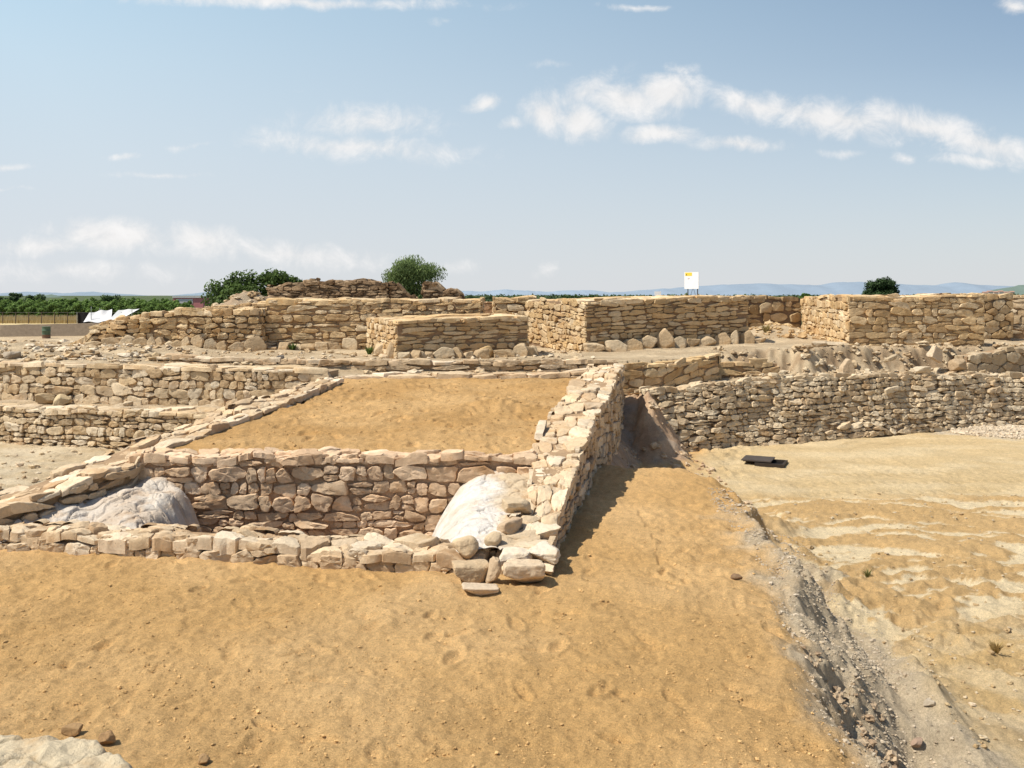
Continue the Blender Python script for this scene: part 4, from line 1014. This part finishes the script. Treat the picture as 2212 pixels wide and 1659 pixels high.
# orchard on the left: fruit trees in rows
def copy_tree(src, loc, label=None, sc=1.0, rz=0.0):
    r = src.copy(); COL.objects.link(r); r.location = loc; r.scale = (sc,sc,sc); r.rotation_euler = (0,0,rz)
    if label: r['label'] = label
    for ch in src.children:
        c = ch.copy(); COL.objects.link(c); c.parent = r
    return r
rs = np.random.RandomState(8)
ol = 'leafy green fruit tree in the dense orchard rows at the far left'
protos = [tree('fruit_tree', ol, (-75+2*i, 130, 0), 2.75, 2.1, 50+i, (.06,.105,.025), (.22,.33,.085), 14, 170, .22, group='fruit trees of the left orchard', zlow=.22, fine=False) for i in range(3)]
k = 0
for rw, Yr in enumerate((119, 124, 129, 136, 150, 172)):
    for i in range(21):
        px = -40+i*21.5+rs.uniform(-4,4)+rw*5
        loc = (sx(px,Yr), Yr+rs.uniform(-.5,.5), 0)
        s_ = rs.uniform(.76,.86)*(1+.05*rw)
        if k < 3: o = protos[k]; o.location = loc; o.scale = (s_,)*3
        else: copy_tree(protos[k % 3], loc, None, s_, rs.rand()*6)
        k += 1
for i, (px, Yr, ht, wd, lb) in enumerate(((32,165,3.7,2.4,'tall tree rising over the orchard at the far left edge'),(75,170,3.3,4.6,'wide low tree rising behind the orchard'),
                                          (236,170,3.6,4.2,'rounded tree rising behind the orchard, above the tarpaulin'),(8,160,3.3,3,'tree at the very left edge behind the orchard'))):
    tree('broadleaf_tree', lb, at_px(px,Yr), ht, wd, 70+i, (.04,.07,.025), (.13,.19,.07), 12, 150, .35, fine=False)
# young orchard to the right: thin tops over the walls
yl = 'thin young orchard tree whose top shows over the middle walls'
yp = [tree('young_tree', yl, (0,150,0), 3.35, .9, 80+i, (.02,.05,.012), (.08,.15,.04), 7, 60, .22, group='young orchard trees beyond the walls', zlow=.3, fine=False) for i in range(2)]
k = 0
for i in range(58):
    px = 1215+i*4.75+rs.uniform(-1.5,1.5); Yr = lerp(190,118,i/57)+rs.uniform(-2,2); s_ = rs.uniform(.94,1.09)
    loc = (sx(px,Yr), Yr, 0)
    if k < 2: yp[k].location = loc; yp[k].scale = (s_,)*3
    else: copy_tree(yp[k % 2], loc, None, s_, rs.rand()*6)
    k += 1
# hazy far orchards: one mass
mb = MB(); rs = np.random.RandomState(12)
for i in range(900):
    Yr = rs.uniform(260,520); px = rs.uniform(1000,2500); leaves(mb, np.array([sx(px,Yr),Yr,1.6]), 26, (2.6,2.0,1.7+.5*rs.rand()), 1.3, rs, (.035,.06,.03), (.10,.14,.06))
o = mb.build('far_orchard', M_LEAF); tag(o, 'flat band of green orchards along the horizon', 'orchard', None, 'stuff')

# ------------------------------------------------------------------ hills
def hill(pts, Y, col, seed):
    px = np.linspace(pts[0][0], pts[-1][0], 260); py = np.interp(px, [p[0] for p in pts], [p[1] for p in pts])
    py = py+1.2*fbm2(px*.03, seed+0*px, 4)
    X = sx(px, Y); Zt = np.maximum(hz(py, Y), -20)
    rows = []
    for k, (dy, f) in enumerate(((-.10,0),(-.07,.35),(-.035,.72),(0,1.0),(.06,.5),(.12,0))):
        n = fbm2(X*.004, np.full_like(X, k*1.7+seed), 3)*.10*(0 < f < 1)
        rows.append(np.stack([X, Y*(1+dy)+0*X, -25+(Zt+25)*np.clip(f+n,0,1)], -1))
    V = np.array(rows); a, b = V.shape[:2]; idx = np.arange(a*b).reshape(a,b)
    q = np.stack([idx[:-1,:-1], idx[:-1,1:], idx[1:,1:], idx[1:,:-1]], -1).reshape(-1,4)
    o = mesh_obj('hill', V.reshape(-1,3), [q], M_HILL, None, np.broadcast_to(np.array(col), (a*b,3))); tag(o, None, None, None, 'structure')
HB = (.40,.50,.62)  # distance haze is painted into the far hills as pale blue
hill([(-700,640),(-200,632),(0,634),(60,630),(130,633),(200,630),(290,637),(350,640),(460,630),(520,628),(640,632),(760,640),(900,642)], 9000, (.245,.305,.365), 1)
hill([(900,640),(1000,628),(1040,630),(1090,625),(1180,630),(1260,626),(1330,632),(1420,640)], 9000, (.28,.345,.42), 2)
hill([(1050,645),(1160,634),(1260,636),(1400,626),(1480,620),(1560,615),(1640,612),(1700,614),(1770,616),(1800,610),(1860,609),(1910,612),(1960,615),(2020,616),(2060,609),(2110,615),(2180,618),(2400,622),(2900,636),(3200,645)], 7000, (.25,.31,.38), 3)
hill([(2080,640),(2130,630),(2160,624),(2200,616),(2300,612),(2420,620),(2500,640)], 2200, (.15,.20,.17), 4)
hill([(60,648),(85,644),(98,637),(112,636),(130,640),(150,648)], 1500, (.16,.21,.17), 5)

# ------------------------------------------------------------------ people-made things far away
# information board
Yb = 60; x0, x1 = sx(1480,Yb), sx(1508,Yb); zt_, zb_ = hz(588,Yb), hz(624,Yb); w_ = x1-x0; h_ = zt_-zb_
sg = empty('sign_board', ((x0+x1)/2, Yb, 0)); sg.rotation_euler = (0,0,math.radians(-32)); w_ *= 1.15; tag(sg, 'white information board on dark legs rising above the middle tower', 'sign')
mb = MB(); mb.box((0,0,(zt_+zb_)/2), (w_,.05,h_), 0, (.86,.86,.86)); mb.build('panel', M_PAINT, sg)
mb = MB(); mb.box((-w_/2+.035+.5*w_*.48+.02*w_,-.029,zt_-h_*.12), (w_*.48,.006,h_*.20), 0, (.85,.62,.08)); mb.build('yellow_band', M_PAINT, sg)
mb = MB(); xx = -w_/2+.15*w_
mb.add([(xx-.035,-.036,zt_-h_*.19),(xx+.035,-.036,zt_-h_*.19),(xx+.012,-.036,zt_-h_*.08),(xx-.012,-.036,zt_-h_*.08)], [[0,1,2,3]], None, (.18,.10,.04))
mb.build('emblem', M_PAINT, sg)
mb = MB()
for dx, c, dz, ww in ((.25,(.55,.45,.45),0,.035),(.33,(.35,.05,.05),0,.05),(.27,(.62,.45,.42),-.055,.10)):
    mb.box((-w_/2+dx*w_,-.029,zt_-h_*.36+dz), (ww,.006,.045 if dz == 0 else .018), 0, c)
mb.build('small_marks', M_PAINT, sg)
for k, q in ((-.28,0),(.40,0)):
    mb = MB(); mb.box((k*w_,.05,zb_/2+.05), (.05,.05,zb_+.1), 0, (.06,.05,.05)); mb.build('leg', M_METAL, sg)
for a, b in ((.05,-.10),(.12,.27)):
    mb = MB(); mb.tube([(a*w_,.05,zb_),(b*w_,.05,zb_-1.0*abs(h_)*.42),(b*w_*1.6-.05*w_,.05,0)], .012, 6, (.08,.07,.07)); mb.build('brace', M_METAL, sg)
Yb = 62; mb = MB(); a = (sx(1414,Yb)+sx(1428,Yb))/2; w2 = sx(1428,Yb)-sx(1414,Yb); z2 = hz(629.5,Yb)
ss = empty('small_sign', (a,Yb,0)); tag(ss, 'small white board peeking over the wall left of the information board', 'sign')
mb.box((0,0,z2-.17), (w2,.04,.34), 0, (.86,.86,.86)); mb.build('panel', M_PAINT, ss)
mb = MB(); mb.box((0,.05,(z2-.2)/2), (.06,.05,z2-.2), 0, (.10,.09,.09)); mb.build('leg', M_METAL, ss)
# earth wall in front of the orchard
pts = [(-75,73,0),(sx(0,74),74,0),(sx(200,76),76,0),(sx(300,77),77,0)]
mb = MB(); P = np.array(pts); n = 80; tt = np.linspace(0,3,n); L_ = np.stack([np.interp(tt,range(4),P[:,i]) for i in range(2)],-1)
zt2 = np.interp(tt, range(4), [.90,.93,1.0,1.0])+.03*fbm2(tt*6, 0*tt, 3)
rows = np.stack([np.c_[L_[:,0],L_[:,1]-.5,0*tt-.3], np.c_[L_[:,0],L_[:,1]-.12,zt2], np.c_[L_[:,0],L_[:,1]+.5,zt2], np.c_[L_[:,0],L_[:,1]+1.2,0*tt-.3]])
a, b = rows.shape[:2]; idx = np.arange(a*b).reshape(a,b); q = np.stack([idx[:-1,:-1], idx[:-1,1:], idx[1:,1:], idx[1:,:-1]], -1).reshape(-1,4)
mb.add(rows.reshape(-1,3), q, None, (.34,.265,.19)); o = mb.build('earth_bank', M_MORTAR); tag(o, 'plain brown earth bank in front of the orchard, behind the barrel', 'bank')
# barrel
Yb = 71; bx = sx(100,Yb); br = empty('oil_barrel', (bx,Yb,gz(bx,Yb)-.05)); tag(br, 'rusty green metal barrel in front of the earth bank', 'barrel')
def lathe(mb, prof, n=24, col=None):
    V = []; 
    for r_, z_ in prof:
        for k in range(n): V.append((r_*math.cos(6.2832*k/n), r_*math.sin(6.2832*k/n), z_))
    q = [[i*n+k, i*n+(k+1) % n, (i+1)*n+(k+1) % n, (i+1)*n+k] for i in range(len(prof)-1) for k in range(n)]
    mb.add(V, q, None, col)
mb = MB(); lathe(mb, [(.05,0),(.30,0),(.31,.03),(.30,.05),(.30,.30),(.318,.32),(.30,.34)], 24, (.20,.12,.08)); mb.build('lower_drum', M_METAL, br, True)
mb = MB(); lathe(mb, [(.30,.34),(.30,.62),(.318,.64),(.30,.66),(.30,.92),(.315,.94),(.315,.96),(.28,.95),(.05,.95)], 24, (.10,.15,.10)); mb.build('upper_drum', M_METAL, br, True)
# fence
Yf = 108; fn = empty('wire_fence', (sx(0,Yf),Yf,0)); tag(fn, 'thin wire fence on dark posts along the dry grass before the orchard', 'fence')
for i in range(20):
    px = -190+i*28; mb = MB(); mb.tube([(sx(px,Yf)-sx(0,Yf),0,-.1),(sx(px,Yf)-sx(0,Yf),0,1.35)], .045, 6, (.10,.075,.06)); mb.build('post', M_METAL, fn)
for z_ in (.5,.9,1.3):
    mb = MB(); mb.tube([(sx(-190,Yf)-sx(0,Yf),0,z_),(sx(342,Yf)-sx(0,Yf),0,z_)], .008, 4, (.25,.24,.23)); mb.build('wire', M_METAL, fn)
# dry grass
mb = MB(); rs = np.random.RandomState(31); N = 9000
P = np.stack([sx(rs.uniform(-300,420,N),112), rs.uniform(109,117,N), 0*rs.rand(N)], -1); hh = rs.uniform(.4,1.0,N); dx = rs.normal(0,.15,N); ww = .06
V = np.stack([P+[-ww,0,0], P+[ww,0,0], P+np.stack([dx,0*dx,hh],-1)], 1).reshape(-1,3)
mb.add(V, None, np.arange(3*N).reshape(N,3), np.repeat(lerp(np.array([.42,.30,.12]), np.array([.62,.50,.28]), rs.rand(N,1)),3,0)); o = mb.build('dry_grass', M_LEAF); tag(o, 'tall dry golden grass under the orchard trees', 'grass', None, 'stuff')
# screen and tarpaulin
Ys = 92; sh = empty('shade_screen', (sx(192,Ys),Ys,0)); tag(sh, 'black shade cloth screen at the end of the orchard fence', 'screen'); ox = sx(192,Ys)
zt3, zb3 = hz(675,Ys), hz(699,Ys)
mb = MB()
n = 24; xs = np.linspace(sx(168,Ys), sx(262,Ys), n)-ox; yw = .06*np.sin(np.arange(n)*1.3)
V = np.concatenate([np.c_[xs,yw,np.full(n,zb3-.15)], np.c_[xs,yw*.4,np.interp(np.arange(n),[0,14,23],[zt3,zt3,zt3-.35])]]); q = [[i,i+1,n+i+1,n+i] for i in range(n-1)]
mb.add(V, q, None, (.018,.016,.018)); mb.build('cloth', M_CLOTH, sh)
for px in (167,216,262):
    mb = MB(); zz = zt3+(.45 if px == 216 else .05); mb.tube([(sx(px,Ys)-ox,-.05,0),(sx(px,Ys)-ox,-.05,zz)], .03, 6, (.30,.32,.33)); mb.build('post', M_METAL, sh)
tp = empty('tarpaulin', (sx(240,Ys),Ys-1,0)); tag(tp, 'sagging white tarpaulin stretched between posts, beside the black screen', 'tarpaulin'); ox = sx(240,Ys); 
def sheet(A, Bq, Cq, Dq, nx, ny, col, fold, nm):
    mb = MB(); u, v = np.meshgrid(np.linspace(0,1,nx), np.linspace(0,1,ny)); u = u[...,None]; v = v[...,None]
    P = (1-u)*(1-v)*np.array(A)+u*(1-v)*np.array(Bq)+u*v*np.array(Cq)+(1-u)*v*np.array(Dq)
    P[...,2] += (fold*np.sin(9*u+5*v+2*np.sin(4*v))*np.sin(3.14*u)*(1))[...,0]-(.18*np.sin(3.14*u)*np.sin(3.14*v))[...,0]; P[...,1] += (fold*np.cos(11*u+3*v))[...,0]
    idx = np.arange(nx*ny).reshape(ny,nx); q = np.stack([idx[:-1,:-1], idx[:-1,1:], idx[1:,1:], idx[1:,:-1]], -1).reshape(-1,4)
    mb.add(P.reshape(-1,3), q, None, col); return mb.build(nm, M_CLOTH, tp, True)
def pt(px, py, dy=0): return (sx(px,Ys)-ox, dy, hz(py,Ys))
sheet(pt(193,695,-.4), pt(252,693,-.4), pt(240,668,1.2), pt(196,675,.8), 26, 14, (.66,.65,.66), .10, 'draped_sheet')
sheet(pt(246,692,-.4), pt(276,687,-.4), pt(298,667,1.4), pt(254,670,1.2), 22, 12, (.62,.62,.61), .04, 'stretched_sheet')
for px, py in ((207,662),(294,667),(252,694)):
    mb = MB(); a = pt(px,py); mb.tube([(a[0],0,0),(a[0],0,a[2])], .03, 6, (.32,.36,.36)); mb.build('post', M_METAL, tp)
# red and white kiosk
Yk = 140; kx = sx(414,Yk); kw = sx(449,Yk)-sx(385,Yk); kz = hz(637,Yk)
kk = empty('kiosk', (kx,Yk,0)); tag(kk, 'low red and white building half hidden by the earth mound', 'building')
mb = MB(); mb.box((0,0,kz/2-.2), (kw,3,kz-.5), 0, (.62,.24,.23)); mb.build('wall', M_PAINT, kk)
mb = MB(); mb.box((0,0,kz-.32), (kw*1.04,3.3,.22), 0, (.72,.66,.64)); mb.build('roof', M_PAINT, kk)
mb = MB(); mb.box((-.12*kw,-1.51,kz*.72), (kw*.55,.05,kz*.2), 0, (.68,.62,.60)); mb.build('white_panel', M_PAINT, kk)
# village far right
vill = [(2128,2),(2138,3),(2150,2.4),(2161,3.2),(2172,2.2),(2185,2.8)]
for i, (px, hh) in enumerate(vill):
    Yv = 900+15*i; v = empty('house', (sx(px,Yv),Yv,4)); tag(v, 'tiny pale house with reddish roof in the far village at the right edge', 'house', 'houses of the far village')
    mb = MB(); mb.box((0,0,hh/2), (4.5,4,hh), 0, (.55,.46,.40)); mb.build('wall', M_PAINT, v)
    mb = MB(); mb.add([(-2.5,-2.2,hh),(2.5,-2.2,hh),(2.5,2.2,hh),(-2.5,2.2,hh),(-2.5,0,hh+1),(2.5,0,hh+1)], [[0,1,5,4],[2,3,4,5]], [[0,4,3],[1,2,5]], (.45,.26,.19)); mb.build('roof', M_PAINT, v)

# ------------------------------------------------------------------ weeds
def weed(label, x, y, r, seed, c0=(.05,.09,.02), c1=(.18,.26,.08), z=None, dry=False, n=70):
    rs = np.random.RandomState(seed); mb = MB(); z = gz(x,y) if z is None else z
    for i in range(n):
        a = rs.rand()*6.28; q = rs.rand(); b = np.array([math.cos(a)*r*.3*q, math.sin(a)*r*.3*q, 0]); tpz = np.array([math.cos(a)*r*rs.uniform(.4,1), math.sin(a)*r*rs.uniform(.4,1), r*rs.uniform(.5,1.3)])
        s = np.array([-math.sin(a), math.cos(a), 0])*r*.07; m = lerp(b, tpz, .55)+np.array([0,0,r*.12])
        mb.add([b-s*.5, b+s*.5, m+s, m-s, tpz], [[0,1,2,3]], [[3,2,4]], lerp(np.array(c0), np.array(c1), rs.rand()))
    o = mb.build('weed', M_LEAF); o.location = (x,y,z); tag(o, label, 'plant')
Y = depth_at(1160,-.25); weed('small green weed on the gully slope near the ridge', sx(1664,Y), Y, .08, 1)
Y = depth_at(1245,-1); weed('single little weed on the sandy lower ground', sx(1874,Y), Y, .11, 2, (.10,.12,.03), (.25,.22,.08), n=30)
Y = depth_at(1410,-1); weed('dry straw tuft on the lower ground, right edge', sx(2150,Y), Y, .13, 3, (.38,.27,.10), (.55,.40,.18))
Y = depth_at(752,1.35); weed('green tuft at the foot of the west wall where its height steps up', sx(586,Y), Y, .25, 4)
weed('low green tuft below the blocks of the tall west wall', sx(632,33.0), 33.0, .22, 5)
weed('tiny green weed on the shaded side of the square tower', sx(798,31), 31, .22, 6)
weed('dry orange weed stalk at the foot of the shaded far right wall', sx(2183,33), 33, .42, 7, (.34,.20,.08), (.50,.34,.15), n=40)
weed('dry tuft on the heap in the recess', sx(1655,36), 36, .28, 8, (.30,.24,.10), (.46,.38,.18))
Y = depth_at(928,-1); weed('dry scrub patch in the yard near the retaining wall', sx(1868,28), Y-1.0, .25, 9, (.36,.27,.11), (.50,.38,.18))

# ------------------------------------------------------------------ light, sky
EL, AZ = math.radians(55), math.radians(17)
sun = bpy.data.lights.new('sun', 'SUN'); sun.energy = 5.4; sun.angle = math.radians(.53); sun.color = (1.0,.94,.83)
so = bpy.data.objects.new('sun', sun); COL.objects.link(so)
from mathutils import Vector
dvec = Vector((math.cos(EL)*math.cos(AZ), math.cos(EL)*math.sin(AZ), -math.sin(EL)))
so.rotation_euler = dvec.to_track_quat('-Z','Y').to_euler(); so.location = (-20,-6,40)
W = bpy.data.worlds.new('World'); SC.world = W; W.use_nodes = True; nt = W.node_tree; nt.nodes.clear()
out = nt.nodes.new('ShaderNodeOutputWorld'); bg = nt.nodes.new('ShaderNodeBackground'); nt.links.new(bg.outputs[0], out.inputs[0])
sky = nt.nodes.new('ShaderNodeTexSky'); sky.sky_type = 'NISHITA'; sky.sun_disc = False; sky.sun_elevation = EL; sky.sun_rotation = math.radians(270-17)
sky.air_density = 1.0; sky.dust_density = 1.0; sky.ozone_density = 1.2; sky.altitude = 200
bg.inputs['Strength'].default_value = .105
tc = nt.nodes.new('ShaderNodeTexCoord'); sep = nt.nodes.new('ShaderNodeSeparateXYZ'); nt.links.new(tc.outputs['Generated'], sep.inputs[0])
yy = math_n(nt, 'MAXIMUM', sep.outputs[1], .05)
u = math_n(nt, 'DIVIDE', sep.outputs[0], yy); v = math_n(nt, 'DIVIDE', sep.outputs[2], yy)
cmb = nt.nodes.new('ShaderNodeCombineXYZ'); nt.links.new(u, cmb.inputs[0]); nt.links.new(v, cmb.inputs[1])
CL = [(800,262,150,34,0,.75),(770,315,230,26,4,.75),(700,300,150,18,0,.5),(1048,223,52,15,-12,.9),(1105,272,26,14,0,.7),(1180,246,48,42,35,1.1),(1255,262,52,36,20,1.1),(1262,198,80,28,-25,.8),(1360,215,110,36,10,1.0),
      (1440,198,70,36,0,1.15),(1420,290,78,18,0,1.05),(1592,313,84,15,3,.95),(1640,232,110,26,12,.95),(1800,256,190,36,8,1.0),(1990,272,180,34,12,.95),(2130,312,150,32,14,.95),(2120,346,90,12,3,.75),
      (1468,150,45,16,0,.55),(1210,143,60,10,0,.4),(650,6,330,14,1,.85),(960,45,30,10,0,.55),(1370,16,80,7,4,.6),(2195,12,34,14,10,.9),(250,512,130,34,3,1.05),(440,524,90,32,10,1.0),(100,527,160,24,-4,.8),
      (640,550,190,26,5,.8),(1176,582,34,18,-20,.55),(1002,576,46,14,0,.45),(350,378,90,7,0,.6),(430,310,110,8,-10,.4),(275,338,34,8,0,.6),(10,360,50,7,0,.6),(25,407,34,5,0,.5),(150,588,260,26,0,.6),(866,555,46,14,0,.45),
      (1830,335,36,9,0,.6),(1950,340,22,10,0,.6),(655,197,40,6,0,.4),(1790,333,50,8,5,.4)]
nz1 = math_n(nt, 'SUBTRACT', noise_n(nt, cmb.outputs[0], 24, 10, .66, .4), .5)
wv = nt.nodes.new('ShaderNodeTexNoise'); wv.inputs['Scale'].default_value = 22; wv.inputs['Detail'].default_value = 3; nt.links.new(cmb.outputs[0], wv.inputs['Vector'])
sb = nt.nodes.new('ShaderNodeVectorMath'); sb.operation = 'SUBTRACT'; nt.links.new(wv.outputs['Color'], sb.inputs[0]); sb.inputs[1].default_value = (.5,.5,.5)
scv = nt.nodes.new('ShaderNodeVectorMath'); scv.operation = 'MULTIPLY'; nt.links.new(sb.outputs[0], scv.inputs[0]); scv.inputs[1].default_value = (.028,.016,0)
ad = nt.nodes.new('ShaderNodeVectorMath'); ad.operation = 'ADD'; nt.links.new(cmb.outputs[0], ad.inputs[0]); nt.links.new(scv.outputs[0], ad.inputs[1])
tot = None
for px, py, rx, ry, ang, st in CL:
    mp = nt.nodes.new('ShaderNodeMapping'); mp.vector_type = 'TEXTURE'
    mp.inputs['Location'].default_value = ((px-CX)/FPX, (HY-py)/FPX, 0); mp.inputs['Rotation'].default_value = (0,0,-math.radians(ang)); mp.inputs['Scale'].default_value = (rx/FPX, ry/FPX, 1)
    nt.links.new(ad.outputs[0], mp.inputs[0]); ln = nt.nodes.new('ShaderNodeVectorMath'); ln.operation = 'LENGTH'; nt.links.new(mp.outputs[0], ln.inputs[0])
    m = maprange(nt, ln.outputs['Value'], 0.0, 1.75, st, 0.0)
    tot = m if tot is None else math_n(nt, 'MAXIMUM', tot, m)
dens = math_n(nt, 'ADD', tot, math_n(nt, 'MULTIPLY', nz1, 1.7))
ms = nt.nodes.new('ShaderNodeMapRange'); ms.interpolation_type = 'SMOOTHSTEP'; nt.links.new(dens, ms.inputs[0]); ms.inputs[1].default_value = .14; ms.inputs[2].default_value = 1.0; ms.inputs[3].default_value = 0; ms.inputs[4].default_value = .93
gate = maprange(nt, tot, 0, .25, 0, 1)
cm = math_n(nt, 'MULTIPLY', ms.outputs[0], gate)
shade = maprange(nt, nz1, -.3, .3, 7.6, 9.6)
cc = nt.nodes.new('ShaderNodeCombineXYZ')
for i, k in enumerate((1.0,.985,.975)): nt.links.new(math_n(nt, 'MULTIPLY', shade, k), cc.inputs[i])
# milky summer haze towards the horizon and towards the sun
ramp = nt.nodes.new('ShaderNodeValToRGB'); el = ramp.color_ramp.elements
el[0].position = 0; el[0].color = (.95,.95,.95,1); el[1].position = 1; el[1].color = (.10,.10,.10,1)
for p_, v_ in ((.15,.87),(.34,.68),(.5,.36)):
    e_ = el.new(p_); e_.color = (v_,v_,v_,1)
nt.links.new(v, ramp.inputs[0])
side = maprange(nt, u, -.55, .55, .26, -.42)
sidef = math_n(nt, 'MULTIPLY', side, maprange(nt, v, 0, .25, .15, 1.0))
hf = math_n(nt, 'ADD', ramp.outputs[0], sidef, True)
hcol = mixcol(nt, maprange(nt, v, 0, .33, 0, 1), (6.9,7.1,7.35), (5.1,6.9,8.3))
base = mixcol(nt, hf, sky.outputs[0], hcol)
fin = mixcol(nt, cm, base, cc.outputs[0])
nt.links.new(fin, bg.inputs['Color'])

# ------------------------------------------------------------------ camera
cd = bpy.data.cameras.new('camera'); cam = bpy.data.objects.new('camera', cd); COL.objects.link(cam)
cam.location = (0,0,H); cam.rotation_euler = (math.radians(90),0,0)
cd.sensor_width = 36; cd.lens = 36*FPX/2212; cd.shift_y = -(829.5-HY)/2212
cd.clip_start = .1; cd.clip_end = 40000
SC.camera = cam
SC.view_settings.view_transform = 'Standard'; SC.view_settings.look = 'None'; SC.view_settings.exposure = 0; SC.view_settings.gamma = 1
SC.render.engine = 'CYCLES'
